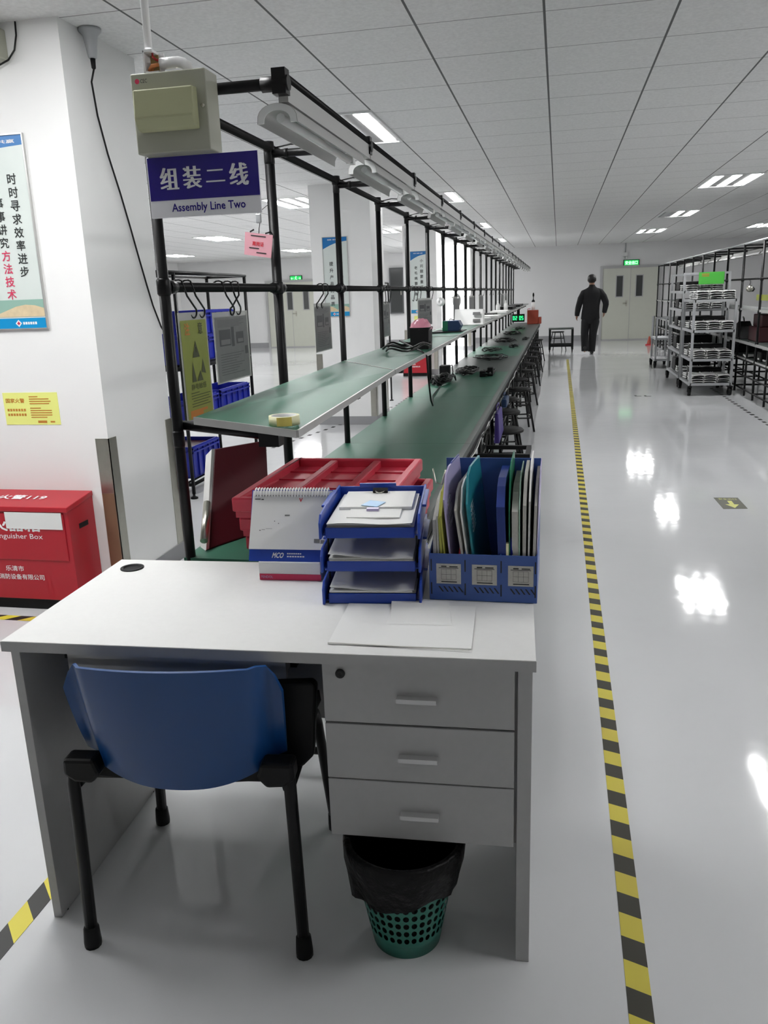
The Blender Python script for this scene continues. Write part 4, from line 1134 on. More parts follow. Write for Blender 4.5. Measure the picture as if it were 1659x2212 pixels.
# seat shell (mostly hidden below the desk)
P = []
for i in range(15):
    v = i / 14; row = []
    for j in range(21):
        u = -1 + 2 * j / 20
        row.append((u * .235 * (1 - .12 * (1 - v) * 0), -.19 + .42 * v, .432 + .018 * u * u + .02 * (1 - v) ** 2 - .03 * max(0, v - .8) * 5 * .3))
    P.append(row)
LC('seat', MB().shell(P, .03), 'blackmat')
R = .0145
def leg(pts, r=R): return MB().path(pts, r, 12)
for s in (-1, 1):
    a = leg([(s * .258, -.235, .012), (s * .250, -.228, .44), (s * .246, -.215, .50)])
    l = LC('leg', a, 'black')
    LC('rubber_foot', MB().path([(s * .258, -.235, .0), (s * .258, -.235, .012), (s * .2575, -.2345, .05), (s * .257, -.234, .055)], [.020, .0205, .018, .0145], 12), 'blackmat', l)
    a = leg([(s * .258, .235, .012), (s * .232, .195, .36), (s * .228, .18, .40), (s * .23, .15, .418), (s * .24, -.05, .425), (s * .245, -.222, .435)])
    l = LC('leg', a, 'black')
    LC('rubber_foot', MB().path([(s * .258, .235, .0), (s * .258, .235, .012), (s * .257, .232, .05), (s * .257, .2315, .055)], [.020, .0205, .018, .0145], 12), 'blackmat', l)
    c = MB(); pr = [(s * .262, -.245, .505), (s * .264, -.245, .465), (s * .240, -.245, .448), (s * .200, -.245, .445), (s * .178, -.245, .470), (s * .19, -.245, .505)]
    c.prism(pr, (0, .05, 0))
    LC('back_bracket', c, 'blackmat', bevel=.008)
LC('seat_frame', MB().path([(-.24, .0, .415), (.24, .0, .415)], .011, 8).path([(-.245, -.16, .42), (.245, -.16, .42)], .011, 8), 'black')
tb = MB(); tb.prism([(.20, -.15, .45), (.262, -.15, .44), (.29, -.15, .47), (.305, -.15, .645), (.295, -.15, .655), (.20, -.15, .65)], (0, .03, 0))
LC('folded_tablet', tb, 'blackmat', bevel=.006, label='black writing tablet folded down at the right of the chair')

# ------------------------------------------------------------------ waste bin under the drawers
bc = (-.326, 1.600)
bin_ = thing('waste_bin', 'teal lattice waste bin lined with a black bag under the drawers', 'waste bin', (bc[0], bc[1], 0))
def rr(z): return .080 + .052 * (z / .275)
mb = MB()
NC, z0, z1, NR = 34, .045, .262, 9
mb.lathe([(.001, .004), (.074, .004), (.080, 0), (rr(.045), .045)], (bc[0], bc[1], 0), NC * 2, cap=False)
dz = (z1 - z0) / NR
for j in range(NR):
    for i in range(NC):
        a0 = 2 * PI * (i + (0.0)) / NC; a1 = a0 + 2 * PI / NC; za = z0 + dz * j; zb = za + dz
        am, zm = (a0 + a1) / 2, (za + zb) / 2
        def pnt(a, z): r = rr(z); return (bc[0] + r * math.cos(a), bc[1] + r * math.sin(a), z)
        ha, hz = (a1 - a0) / 2, dz / 2
        outer = [(am + ha * p, zm + hz * q) for p, q in ((-1, -1), (0, -1), (1, -1), (1, 0), (1, 1), (0, 1), (-1, 1), (-1, 0))]
        inner = [(am + ha * .74 * math.cos(t), zm + hz * .74 * math.sin(t)) for t in [-2.356 + k * PI / 4 for k in range(8)]]
        vs = [pnt(*p) for p in outer] + [pnt(*p) for p in inner]
        mb.add(vs, [(k, (k + 1) % 8, 8 + (k + 1) % 8, 8 + k) for k in range(8)], True)
mb.lathe([(rr(.262), .262), (rr(.275) + .004, .268), (rr(.275) + .004, .275), (rr(.275) - .004, .275)], (bc[0], bc[1], 0), NC * 2, cap=False)
obj('basket', mb, 'binteal', bin_)
mb = MB(); random.seed(4)
P = []
prof = [(.001, .02), (.070, .018), (.088, .09), (.105, .17), (.121, .262), (.128, .279), (.138, .280), (.1425, .274), (.1425, .25), (.136, .21), (.126, .155)]
for i, (r, z) in enumerate(prof):
    row = []
    for j in range(40):
        th = 2 * PI * j / 40; k = random.uniform(-.003, .003) if i > 7 else 0
        zz = z + (random.uniform(-.004, .004) if i == 8 else 0)
        if i == 10: zz += .022 * math.cos(th * 1 + 0.6) + .006 * math.sin(5 * th); 
        rq = r + k + (.003 * math.sin(9 * th) if i > 8 else 0)
        if i >= 8: rq = max(rq, rr(zz) + .003)
        row.append((bc[0] + rq * math.cos(th), bc[1] + rq * math.sin(th), zz))
    P.append(row)
obj('bin_bag', mb.grid(P, closed_u=True), 'bag', bin_)

# ------------------------------------------------------------------ things on the desk
DZ = .756
# three letter trays
TR = math.radians(6.0)
tray = thing('letter_tray', 'three-tier blue letter tray holding papers on the desk', 'letter tray', (-.551, 1.80, DZ), TR)
TW, TD = .243, .318
TZS = [.0, .083, .167]
for k, z in enumerate(TZS):
    mb = MB()
    mb.box(.004, TW - .004, .012, TD, z + .004, z + .008)
    mb.box(.014, TW - .014, .004, .010, z + .0, z + .026)
    for x in (0, TW - .006):
        pr = [(x, -.006, z), (x, -.006, z + .040), (x, .012, z + .058), (x, .10, z + .062), (x, .13, z + .060), (x, TD, z + .060), (x, TD, z)]
        mb.prism(pr, (.006, 0, 0))
        mb.box(x - (.0 if x else .010), x + .006 + (.010 if x else 0), .10, TD - .05, z + .052, z + .058)
    mb.box(0, TW, TD - .006, TD, z, z + .056)
    t_ = obj('tier', mb, 'bluetray', tray, local=True, bevel=.0015, seg=1)
    if k == 2:
        obj('back_tab', MB().box(.06, .16, TD - .006, TD + .002, z + .05, z + .064), 'bluetray', t_, local=True)
mb = MB()
for x in (.012, TW - .012):
    for y in (.05, TD - .03): mb.tube((x, y, .05), (x, y, .175), .0025, 6)
obj('riser_wires', mb, 'cable', tray, local=True)
ca, sa = math.cos(TR), math.sin(TR)
def paper_stack(k, h, curl, label, n=5):
    z = TZS[k] + .009
    t = thing('paper_stack', label, 'papers', (-.551, 1.80, DZ + z), TR)
    random.seed(30 + k)
    m1 = MB(); m2 = MB()
    for i in range(n):
        za = h * i / n; zb = h * (i + 1) / n
        x0 = .018 + random.uniform(-.004, .004); x1 = .222 + random.uniform(-.003, .006); y0 = .012 + random.uniform(-.008, .006); y1 = .305
        (m1 if i == n - 1 else m2).box(x0, x1, y0, y1, za, zb)
    obj('stack_edges', m2, 'papergrey', t, local=True)
    P = []
    for i in range(9):
        row = []
        for j in range(9):
            u = i / 8; v = j / 8
            row.append((.018 + .206 * u, .004 + .30 * v, h + .001 + curl * (max(0, 1 - u * 1.6) ** 2) * (.35 + .65 * v) + .002 * math.sin(u * 7) * (1 - v)))
        P.append(row)
    obj('top_sheet', MB().shell(P, .0006), 'paper', t, local=True)
    obj('upper_pages', m1, 'paper', t, local=True)
    return t
paper_stack(0, .024, .026, 'stack of papers in the bottom tier of the blue letter tray')
paper_stack(1, .024, .030, 'stack of papers curling up in the middle tier of the letter tray')
s3 = paper_stack(2, .026, .0, 'stack of papers in the top tier of the letter tray')
obj('folded_sheet', MB().box(.03, .215, .13, .30, .0275, .036).box(.06, .19, .05, .16, .0275, .031), 'paper', s3, local=True)
def at_tray(x, y, z): return (-.551 + x * ca - y * sa, 1.80 + x * sa + y * ca, DZ + z)
t = thing('blue_card', 'pale blue card lying on the papers in the top letter tray', 'card', at_tray(.115, .16, .2135), TR)
obj('card', MB().hexa([(-.03, -.02, 0), (.012, -.038, 0), (.03, .012, 0), (-.012, .03, 0), (-.03, -.02, .001), (.012, -.038, .001), (.03, .012, .001), (-.012, .03, .001)]), 'cardblue', t, local=True)
obj('card', MB().box(-.012, .018, -.055, -.04, -.006, .0), 'lilac', t, local=True)
t = thing('binder_clip', 'black binder clip on the paper edge in the top letter tray', 'clip', at_tray(.12, .275, .215), TR)
obj('clip_body', MB().prism([(-.02, .012, -.006), (-.02, .012, .010), (-.02, .0, .004), (-.02, .0, .0)], (.04, 0, 0)), 'blackmat', t, local=True)
obj('clip_wire', MB().path([(-.012, 0, .004), (-.010, -.02, .006), (-.004, -.028, .006), (.004, -.028, .006), (.010, -.02, .006), (.012, 0, .004)], .0011, 6), 'steel', t, local=True)

# desk calendar standing on a white box
t = thing('white_carton', 'low white carton with a red base strip under the desk calendar', 'box', (-.69, 1.99, DZ), math.radians(3))
cb_ = MB().box(-.085, .085, -.03, .09, .0, .050)
obj('carton_body', cb_, 'whitepl', t, local=True, bevel=.002)
obj('red_strip', MB().box(-.083, .086, -.0315, -.030, .0, .017), 'pinkink', t, local=True)
mb = MB(); text(mb, 'FENDOL', (-.062, -.0322, .009), (1, 0, 0), (0, 0, 1), w=.032, h=.007)
obj('lettering', mb, 'lilac', t, local=True)
CZ = DZ + .0505
cal = thing('desk_calendar', 'white spiral-bound desk calendar with a blue base band', 'calendar', (-.69, 1.985, CZ), math.radians(3))
CW = .235; x0 = -.112; x1 = .112
S = Vector((0, .075, .178)); Sn = S.normalized(); Nn = Vector((0, -Sn.z, Sn.y))
def cp(a, b, d=0): return Vector((x0 + (x1 - x0) * a, -.020, .0)) + S * b + Nn * d
def crect(mb, a0, a1, b0, b1, d): return mb.quad(cp(a0, b0, d), cp(a1, b0, d), cp(a1, b1, d), cp(a0, b1, d))
mb = MB(); mb.hexa([cp(0, 0, -.002), cp(1, 0, -.002), cp(1, 0, 0), cp(0, 0, 0)][::-1] + [cp(0, 1, -.002), cp(1, 1, -.002), cp(1, 1, 0), cp(0, 1, 0)][::-1])
B2 = Vector((0, .055, -.178))
mb.hexa([cp(0, 1, -.002), cp(1, 1, -.002), cp(1, 1, -.004), cp(0, 1, -.004)] + [v + B2 for v in (cp(0, 1, -.002), cp(1, 1, -.002), cp(1, 1, -.004), cp(0, 1, -.004))])
obj('blue_stand', mb, 'bluetray', cal, local=True)
mb = MB(); mb.hexa([cp(.0, .165, .001), cp(1.0, .165, .001), cp(1.0, .165, .006), cp(.0, .165, .006)] + [cp(.02, .985, .001), cp(1.0, .985, .001), cp(1.0, .985, .006), cp(.02, .985, .006)])
obj('page_block', mb, 'paper', cal, local=True)
mb = MB()
for i in range(26): 
    a = .05 + i * .0355; mb.quad(cp(a, .905, .0068), cp(a + .016, .905, .0068), cp(a + .016, .925, .0068), cp(a, .925, .0068))
crect(mb, .05, .12, .86, .872, .0068); crect(mb, .13, .16, .855, .868, .0068)
obj('punch_holes', mb, 'ink', cal, local=True)
mb = MB()
for i in range(26):
    a = .055 + i * .0355; c = cp(a, .955, .004)
    q = [c + Sn * (.012 * math.sin(th)) * 1.15 + Nn * (.009 * math.cos(th)) + Vector((.002 * k / 6, 0, 0)) for k, th in enumerate([-1.0 + .62 * k for k in range(8)])]
    mb.path([tuple(v) for v in q], .0019, 6)
obj('spiral_binding', mb, 'whitepl', cal, local=True)
mb = MB(); text(mb, 'V', cp(.62, .855, .0069), (1, 0, 0), Sn, h=.010, bold=.03); obj('red_mark', mb, 'redprint', cal, local=True)
mb = MB()
for (a, b, w_, h_) in ((.80, .26, .07, .055), (.88, .25, .05, .05), (.43, .63, .06, .018), (.12, .42, .02, .012), (.15, .435, .04, .006), (.2, .45, .08, .004), (.3, .55, .012, .014), (.35, .52, .012, .012)):
    crect(mb, a, a + w_, b, b + h_, .0066)
obj('faint_print', mb, 'sheet', cal, local=True)
mb = MB(); text(mb, 'MCO', cp(.36, .085, .0006), Vector((1, 0, .0)), (Sn + Vector((.25, 0, 0))), w=.03, h=.014, bold=.03)
for i, (a, w_) in enumerate(((.47, .18), (.47, .22))): 
    for k in range(7): crect(mb, a + w_ * k / 7, a + w_ * (k + .75) / 7, .10 - i * .04, .118 - i * .04, .0006)
obj('base_lettering', mb, 'brand_white', cal, local=True)

# blue three-bay file box and its folders
FX0, FX1, FY0, FY1 = -.296, -.036, 1.866, 2.125
fb = thing('file_box', 'slate-blue three-bay magazine file box on the right end of the desk', 'file box', (-.166, 1.99, DZ))
prof = [(FY0, 0), (FY0, .118), (FY0 + .012, .122), (FY0 + .16, .235), (FY0 + .20, .302), (FY1, .302), (FY1, 0)]
obj('front_panel', MB().box(FX0, FX1, FY0 - .003, FY0, DZ, DZ + .119), 'bluefile', fb, bevel=.001, seg=1)
obj('back_panel', MB().box(FX0 + .012, FX1, FY1 - .003, FY1, DZ, DZ + .304), 'bluefile', fb)
obj('base', MB().box(FX0, FX1, FY0, FY1, DZ, DZ + .004), 'bluefile', fb)
for i in range(4):
    x = FX0 + (FX1 - FX0 - .003) * i / 3
    pr = [(x, a, DZ + b) for a, b in prof] if i in (0, 3) else [(x, FY0, DZ), (x, FY0, DZ + .117), (x, FY0 + .09, DZ + .15), (x, FY1, DZ + .25), (x, FY1, DZ)]
    if i == 0: pr = [(x, FY0, DZ), (x, FY0, DZ + .118), (x, FY0 + .12, DZ + .15), (x, FY1, DZ + .20), (x, FY1, DZ)]
    if i == 3: pr = [(x, FY0, DZ), (x, FY0, DZ + .118), (x, FY0 + .06, DZ + .135), (x, FY1, DZ + .29), (x, FY1, DZ)]
    obj('divider', MB().prism(pr, (.003, 0, 0)), 'bluefile', fb)
mb = MB(); lb = MB(); pr_ = MB(); d = FY0 - .0034
for k in range(3):
    xa = FX0 + .018 + k * .0865
    lb.box(xa, xa + .060, d - .001, d, DZ + .043, DZ + .094)
    for j in range(5):
        x = xa + .004 + j * .012
        mb.quad((x, d - .0003, DZ + .036), (x + .004, d - .0003, DZ + .036), (x + .014, d - .0003, DZ + .022), (x + .010, d - .0003, DZ + .022))
    dd = d - .0014
    pr_.box(xa + .006, xa + .054, dd - .0002, dd, DZ + .083, DZ + .0845).box(xa + .012, xa + .025, dd - .0002, dd, DZ + .086, DZ + .089).box(xa + .032, xa + .052, dd - .0002, dd, DZ + .086, DZ + .0885)
    pr_.box(xa + .012, xa + .05, dd - .0002, dd, DZ + .047, DZ + .0495)
    for j in range(4): pr_.box(xa + .012 + j * .012, xa + .0125 + j * .012, dd - .0002, dd, DZ + .054, DZ + .08)
    for j in range(3): pr_.box(xa + .012, xa + .048, dd - .0002, dd, DZ + .054 + j * .013, DZ + .0545 + j * .013)
for x in (FX0 + .004, FX0 + .0865, FX0 + .173, FX1 - .006):
    for (a, b) in ((.075, .105), (.015, .045)): mb.box(x, x + .003, d - .0003, d, DZ + a, DZ + b)
obj('slot_marks', mb, 'ink', fb); obj('label_card', lb, 'papergrey', fb); obj('label_print', pr_, 'ink', fb)

def folder(x, th, lean, m, label, cat='folder', zf=.245, zt=.305, y0=None, sh=.014, yb=None, ribs=False):
    """upright folder: x = bottom centre, lean = shift of the top in x"""
    y0 = FY0 + .008 if y0 is None else y0; yb = FY1 - .008 if yb is None else yb
    t = thing('document_folder' if cat == 'folder' else 'paper_bundle', label, cat, (x, 1.99, DZ))
    pr = [(y0, .006), (y0, zf), (y0 + .055, zt - .012), (y0 + .10, zt), (yb, zt), (yb, .006)]
    mb = MB(); H = zt
    pa = [(x - th / 2 + lean * b / H + sh * (a - y0) / .24, a, DZ + b) for a, b in pr]
    mb.prism(pa, (th, 0, 0))
    obj('cover', mb, m, t, bevel=.0006 if th > .004 else 0, seg=1)
    if ribs:
        r = MB()
        for i in range(7):
            z = zf - .01 - i * .010; y = y0 + .045
            xx = x + th / 2 + lean * z / H + .0006 + sh * .05 / .24
            r.path([(xx, y - .02, DZ + z - .004), (xx, y + .03, DZ + z + .006)], .0013, 5)
        obj('rib', r, 'clear', t)
    return t
folder(-.283, .008, .000, 'papergrey', 'leftmost bundle of grey pages in the blue file box', 'papers', .20, .25)
folder(-.273, .005, -.004, 'papergrey', 'second bundle of grey pages in the blue file box', 'papers', .21, .26)
folder(-.262, .006, -.012, 'limefolder', 'yellow-green folder third from left in the blue file box', zf=.205, zt=.27)
folder(-.250, .004, -.022, 'limefolder', 'slimmer yellow-green folder beside its twin in the file box', zf=.21, zt=.27)
folder(-.243, .003, -.020, 'navyfolder', 'dark folder behind the lilac one in the file box', zf=.25, zt=.315, y0=FY0 + .05)
folder(-.235, .004, -.030, 'lilac', 'lilac pocket folder in the left bay of the file box', zf=.25, zt=.312, ribs=True)
folder(-.200, .006, -.038, 'papergrey', 'bundle of white pages left of the teal folder', 'papers', .225, .27)
folder(-.190, .004, -.036, 'paper', 'white pages pressed against the teal folder', 'papers', .22, .28)
folder(-.178, .005, -.034, 'teal', 'teal pocket folder in the middle bay of the file box', zf=.24, zt=.312, ribs=True)
folder(-.116, .020, -.010, 'navyfolder', 'navy blue folder in the right bay of the file box', zf=.235, zt=.285, sh=.0)
folder(-.101, .003, -.004, 'greenfolder', 'thin green folder in the right bay of the file box', zf=.225, zt=.325, sh=.0)
folder(-.088, .015, -.003, 'papergrey', 'thick bundle of pages in a pale green sleeve in the right bay', 'papers', .225, .272, sh=.0)
folder(-.0785, .003, -.002, 'palegreen', 'pale green sleeve in the right bay of the file box', zf=.23, zt=.298, sh=.0)
folder(-.068, .008, .000, 'papergrey', 'grey page bundle second from right in the file box', 'papers', .24, .30, sh=.0)
folder(-.058, .004, .002, 'paper', 'white page bundle with tall corner in the right bay', 'papers', .25, .325, sh=.0)
folder(-.047, .007, .006, 'papergrey', 'rightmost page bundle in the file box', 'papers', .24, .285, sh=.0)
folder(-.0405, .002, .006, 'lilac', 'rightmost thin lilac sleeve in the file box', zf=.24, zt=.306, sh=.0)
t = thing('marker_pen', 'beige marker standing in the front of the right file bay', 'pen', (-.108, 1.885, DZ))
obj('barrel', MB().path([(-.107, 1.878, DZ + .006), (-.108, 1.88, DZ + .146)], .0065, 10), 'tape', t)
t = thing('ballpoint_pen', 'bright blue pen leaning in the right file bay', 'pen', (-.095, 1.885, DZ))
obj('barrel', MB().path([(-.090, 1.878, DZ + .006), (-.0995, 1.882, DZ + .158)], .0042, 8), 'bluecrate', t)
obj('clip', MB().path([(-.0985, 1.8765, DZ + .155), (-.0955, 1.8745, DZ + .118)], .0014, 5), 'bluecrate', t)
tag(obj('red_pen', MB().path([(-.238, 1.88, DZ + .02), (-.219, 1.885, DZ + .132)], .004, 8), 'redprint'), 'short red pen end in the left file bay', 'pen')
t = thing('bulldog_clip', 'silver clip gripping the pages at the left of the file box', 'clip', (-.285, 1.95, DZ + .26))
obj('clip_wire', MB().path([(-.292, 1.93, DZ + .315), (-.286, 1.93, DZ + .28), (-.272, 1.935, DZ + .275), (-.262, 1.94, DZ + .31)], .002, 6), 'steel', t)

# clear envelope with paper on the desk front
t = thing('clear_envelope', 'clear plastic envelope with white papers lying at the desk front right', 'envelope', (-.32, 1.69, DZ))
z = DZ
mb = MB(); mb.hexa([(-.475, 1.570, z), (-.165, 1.582, z), (-.178, 1.822, z), (-.487, 1.808, z)] + [(-.475, 1.570, z + .0025), (-.165, 1.582, z + .0025), (-.178, 1.822, z + .0025), (-.487, 1.808, z + .0025)])
obj('envelope_body', mb, 'whitepl', t)
mb = MB(); mb.hexa([(-.37, 1.69, z + .003), (-.22, 1.70, z + .003), (-.245, 1.835, z + .003), (-.385, 1.83, z + .003)] + [(-.36, 1.695, z + .0035), (-.225, 1.72, z + .0035), (-.245, 1.835, z + .0065), (-.385, 1.83, z + .0075)])
obj('inner_slip', mb, 'paper', t)
obj('edge_strip', MB().box(-.476, -.168, 1.5715, 1.5745, z + .0025, z + .0032), 'papergrey', t)
# ------------------------------------------------------------------ crate rack behind the line
cr = thing('pipe_rack', 'black pipe rack with blue crates standing behind the first posts', 'rack', (-3.0, 6.4, 0))
ra = (-3.12, -2.76, 5.75, 7.17)
for x in ra[:2]:
    for y in ra[2:]:
        mb = MB().tube((x, y, .04), (x, y, 1.70), .0145, 10); mb.lathe([(.03, 0), (.03, .012), (.01, .02), (.01, .05)], (x, y, 0), 10)
        obj('post', mb, 'black', cr)
mb = MB()
for x in ra[:2]: mb.tube((x, ra[2] - .25, 1.70), (x, ra[3] + .02, 1.70), .0145, 8)
for y in ra[2:]: mb.tube((ra[0], y, 1.70), (ra[1], y, 1.70), .0145, 8)
obj('top_rail', mb, 'black', cr)
for z in (.13, .575, 1.02):
    mb = MB()
    for x in ra[:2]: mb.tube((x, ra[2], z - .02), (x, ra[3], z - .02), .0145, 8)
    for y in ra[2:]: mb.tube((ra[0], y, z - .02), (ra[1], y, z - .02), .0145, 8)
    for k in range(4): mb.tube((ra[0] + .06 + k * .08, ra[2], z - .012), (ra[0] + .06 + k * .08, ra[3], z - .012), .01, 6)
    obj('shelf', mb, 'black', cr)
def crate(x0, x1, y0, y1, z, h, label, m='bluecrate', inner=None):
    t = thing('plastic_crate', label, 'crate', ((x0 + x1) / 2, (y0 + y1) / 2, z), 0, 'blue plastic crates on the rack')
    b = MB(); e = .012; s = .015
    b.box(x0 + s, x1 - s, y0 + s, y1 - s, z, z + .01)
    def wall(ax, bx, ay, by): b.box(ax, bx, ay, by, z + .005, z + h)
    wall(x0 + s, x0 + s + e, y0 + s, y1 - s); wall(x1 - s - e, x1 - s, y0 + s, y1 - s); wall(x0 + s, x1 - s, y0 + s, y0 + s + e); wall(x0 + s, x1 - s, y1 - s - e, y1 - s)
    obj('crate_body', b, m, t)
    r = MB()
    for zz in (h - .02, h - .05): r.box(x1 - s, x1, y0, y1, z + zz, z + zz + .012).box(x0, x1, y0, y0 + s, z + zz, z + zz + .012).box(x0, x0 + s, y0, y1, z + zz, z + zz + .012).box(x0, x1, y1 - s, y1, z + zz, z + zz + .012)
    k = 5
    for i in range(k + 1):
        y = y0 + s + (y1 - y0 - 2 * s) * i / k
        r.box(x1 - s, x1 - .003, y - .006, y + .006, z + .01, z + h - .02)
    for i in range(4):
        x = x0 + s + (x1 - x0 - 2 * s) * i / 3; r.box(x - .006, x + .006, y0 + .003, y0 + s, z + .01, z + h - .02)
    obj('rim_and_ribs', r, m, t)
    if inner: obj('contents', MB().box(x0 + .03, x1 - .03, y0 + .03, y1 - .03, z + .02, z + h - .03), inner, t)
    return t
crate(-3.10, -2.77, 6.46, 7.14, .585, .18, 'blue ribbed crate below the grey instruction sheet on the rack')
crate(-3.10, -2.77, 5.80, 6.44, .585, .17, 'blue crate left of its twin on the rack middle shelf')
crate(-3.10, -2.77, 6.30, 6.92, 1.03, .20, 'blue crate on the rack top shelf behind the yellow sheet')
crate(-3.10, -2.77, 5.78, 6.28, 1.03, .22, 'blue crate at the left of the rack top shelf')
crate(-3.09, -2.78, 6.28, 6.94, 1.232, .19, 'pale-lit blue crate stacked highest on the rack')
crate(-3.10, -2.77, 5.82, 6.36, .14, .25, 'blue bin with red lining on the rack bottom shelf', inner='darkred')
# second pipe frame further along
pr = thing('pipe_rack', 'thin black pipe frame standing left of the third pillar', 'rack', (-2.36, 11.3, 0))
for y in (11.1, 11.7):
    for x in (-2.75, -2.36):
        mb = MB().tube((x, y, .03), (x, y, 1.66), .013, 8); mb.lathe([(.03, 0), (.03, .01), (.012, .02), (.012, .04)], (x, y, 0), 8); obj('post', mb, 'black', pr)
mb = MB()
for z in (1.66, .5):
    for x in (-2.75, -2.36): mb.tube((x, 11.1, z), (x, 11.7, z), .013, 8)
    for y in (11.1, 11.7): mb.tube((-2.75, y, z), (-2.36, y, z), .013, 8)
obj('rail', mb, 'black', pr)
# grey cabinet panel on the far wall
t = thing('wall_cabinet', 'dark grey tall cabinet on the far wall between second and third pillars', 'cabinet', (-4.85, Y1, .95))
obj('cabinet_body', MB().box(-5.06, -4.62, Y1 - .12, Y1, .95, 2.3), 'darkgrey', t)
obj('cabinet_door', MB().box(-5.02, -4.66, Y1 - .13, Y1 - .12, .99, 2.26), 'doorglass', t)
obj('handle', MB().box(-4.71, -4.69, Y1 - .15, Y1 - .13, 1.5, 1.65), 'steel', t)
# duct and small exit light high on the second pillar
t = thing('exit_sign', 'small green exit sign seen edge-on high beside the second pillar', 'exit sign', (-2.0, 9.8, 2.2))
obj('housing', MB().box(-2.585, -2.50, 12.0, 12.04, 2.46, 2.62), 'steeldull', t)
obj('lit_panel', MB().box(-2.58, -2.505, 11.995, 12.0, 2.49, 2.58), 'exitgreen', t)
obj('hanger', MB().tube((-2.54, 12.02, 2.6), (-2.54, 12.02, CEIL), .008, 6), 'steeldull', t)
# white tube on the ceiling left
# ------------------------------------------------------------------ stools along the bench
def stool(x, y, rot, label, first=[None]):
    if first[0] is not None: return dup(first[0], (x, y, 0), rot, label)
    t = thing('work_stool', label, 'stool', (x, y, 0), rot, 'black stools along the bench')
    first[0] = t
    s = MB().lathe([(.001, .432), (.14, .432), (.158, .438), (.16, .452), (.15, .462), (.001, .464)], (0, 0, 0), 24)
    obj('seat', s, 'blackmat', t, local=True)
    for sx in (-1, 1):
        for sy in (-1, 1):
            l = MB().path([(sx * .10, sy * .10, .435), (sx * .125, sy * .125, .30), (sx * .17, sy * .17, .0)], .0115, 8)
            obj('leg', l, 'black', t, local=True)
    r = MB(); q = .148
    for a, b in (((-q, -q), (q, -q)), ((q, -q), (q, q)), ((q, q), (-q, q)), ((-q, q), (-q, -q))): r.tube((a[0], a[1], .15), (b[0], b[1], .15), .008, 6)
    q = .127
    for a, b in (((-q, -q), (q, -q)), ((q, -q), (q, q)), ((q, q), (-q, q)), ((-q, q), (-q, -q))): r.tube((a[0], a[1], .29), (b[0], b[1], .29), .008, 6)
    obj('stretchers', r, 'black', t, local=True)
    return t
order = ['nearest', 'second', 'third', 'fourth', 'fifth', 'sixth', 'seventh', 'eighth', 'ninth', 'tenth', 'eleventh', 'twelfth']
for i, (x, y, r) in enumerate(((-.40, 6.3, .1), (-.47, 7.3, .2), (-.53, 8.2, .05), (-.43, 9.05, .2), (-.50, 10.1, 0), (-.46, 11.2, .3), (-.48, 12.3, .1), (-.46, 13.5, .2), (-.47, 14.7, 0), (-.46, 15.9, .15), (-.5, 17.2, .1), (-.47, 18.4, .2))):
    stool(x, y, r, order[i] + ' black stool from the front along the bench')
t = thing('foot_bench', 'black open square frame stool at the near end of the bench front', 'stool', (-.30, 5.2, 0))
obj('seat_rim', MB().box(-.48, -.155, 5.06, 5.09, .475, .50).box(-.48, -.155, 5.35, 5.38, .475, .50).box(-.48, -.45, 5.09, 5.35, .475, .50).box(-.185, -.155, 5.09, 5.35, .475, .50), 'blackmat', t)
for x in (-.46, -.175):
    for y in (5.08, 5.36): obj('leg', MB().tube((x, y, 0), (x, y, .475), .014, 8), 'black', t)
obj('rail', MB().path([(-.46, 5.08, .2), (-.175, 5.08, .2), (-.175, 5.36, .2), (-.46, 5.36, .2)], .01, 6, closed=True), 'black', t)
t = thing('tool_bag', 'dark purple bag hanging from the bench front edge', 'bag', (-.40, 5.8, .5))
mb = MB(); mb.hexa([(-.425, 5.70, .45), (-.385, 5.70, .45), (-.385, 6.15, .47), (-.425, 6.15, .47), (-.42, 5.72, .66), (-.395, 5.72, .66), (-.395, 6.1, .66), (-.42, 6.1, .66)])
obj('bag_body', mb, 'purplebag', t, bevel=.008)
obj('strap', MB().path([(-.41, 5.75, .65), (-.415, 5.8, .70), (-.415, 6.0, .70), (-.41, 6.05, .65)], .005, 6), 'purplebag', t)
t = thing('blue_pouch', 'small blue pouch hanging from the bench front beyond the purple bag', 'bag', (-.40, 6.6, .6))
obj('pouch_body', MB().box(-.425, -.38, 6.45, 6.75, .60, .665), 'bluedev', t, bevel=.01)
obj('strap', MB().path([(-.40, 6.5, .66), (-.41, 6.52, .70), (-.41, 6.68, .70), (-.40, 6.7, .66)], .004, 6), 'bluedev', t)

# small table and stool beyond the bench end
t = thing('side_table', 'low black frame table on casters beyond the bench end', 'table', (.1, 20.9, 0))
obj('table_top', MB().box(-.22, .38, 20.8, 21.3, .545, .575), 'greenworn', t)
for x in (-.19, .355):
    for y in (20.82, 21.28):
        l = obj('leg', MB().box(x - .025, x + .025, y - .025, y + .025, .06, .545), 'black', t)
        w_ = MB().lathe([(.001, -.012), (.03, -.012), (.03, .012), (.001, .012)], (0, 0, 0), 12); w_.v[:] = [(x + c, y + a, .03 + b) for a, b, c in w_.v]
        obj('caster', w_, 'blackmat', l)
obj('rail', MB().box(-.19, .355, 20.81, 20.85, .13, .19).box(-.19, .355, 21.25, 21.29, .13, .19), 'black', t)
stool(.0, 21.7, .3, 'black stool standing behind the low table beyond the bench end')

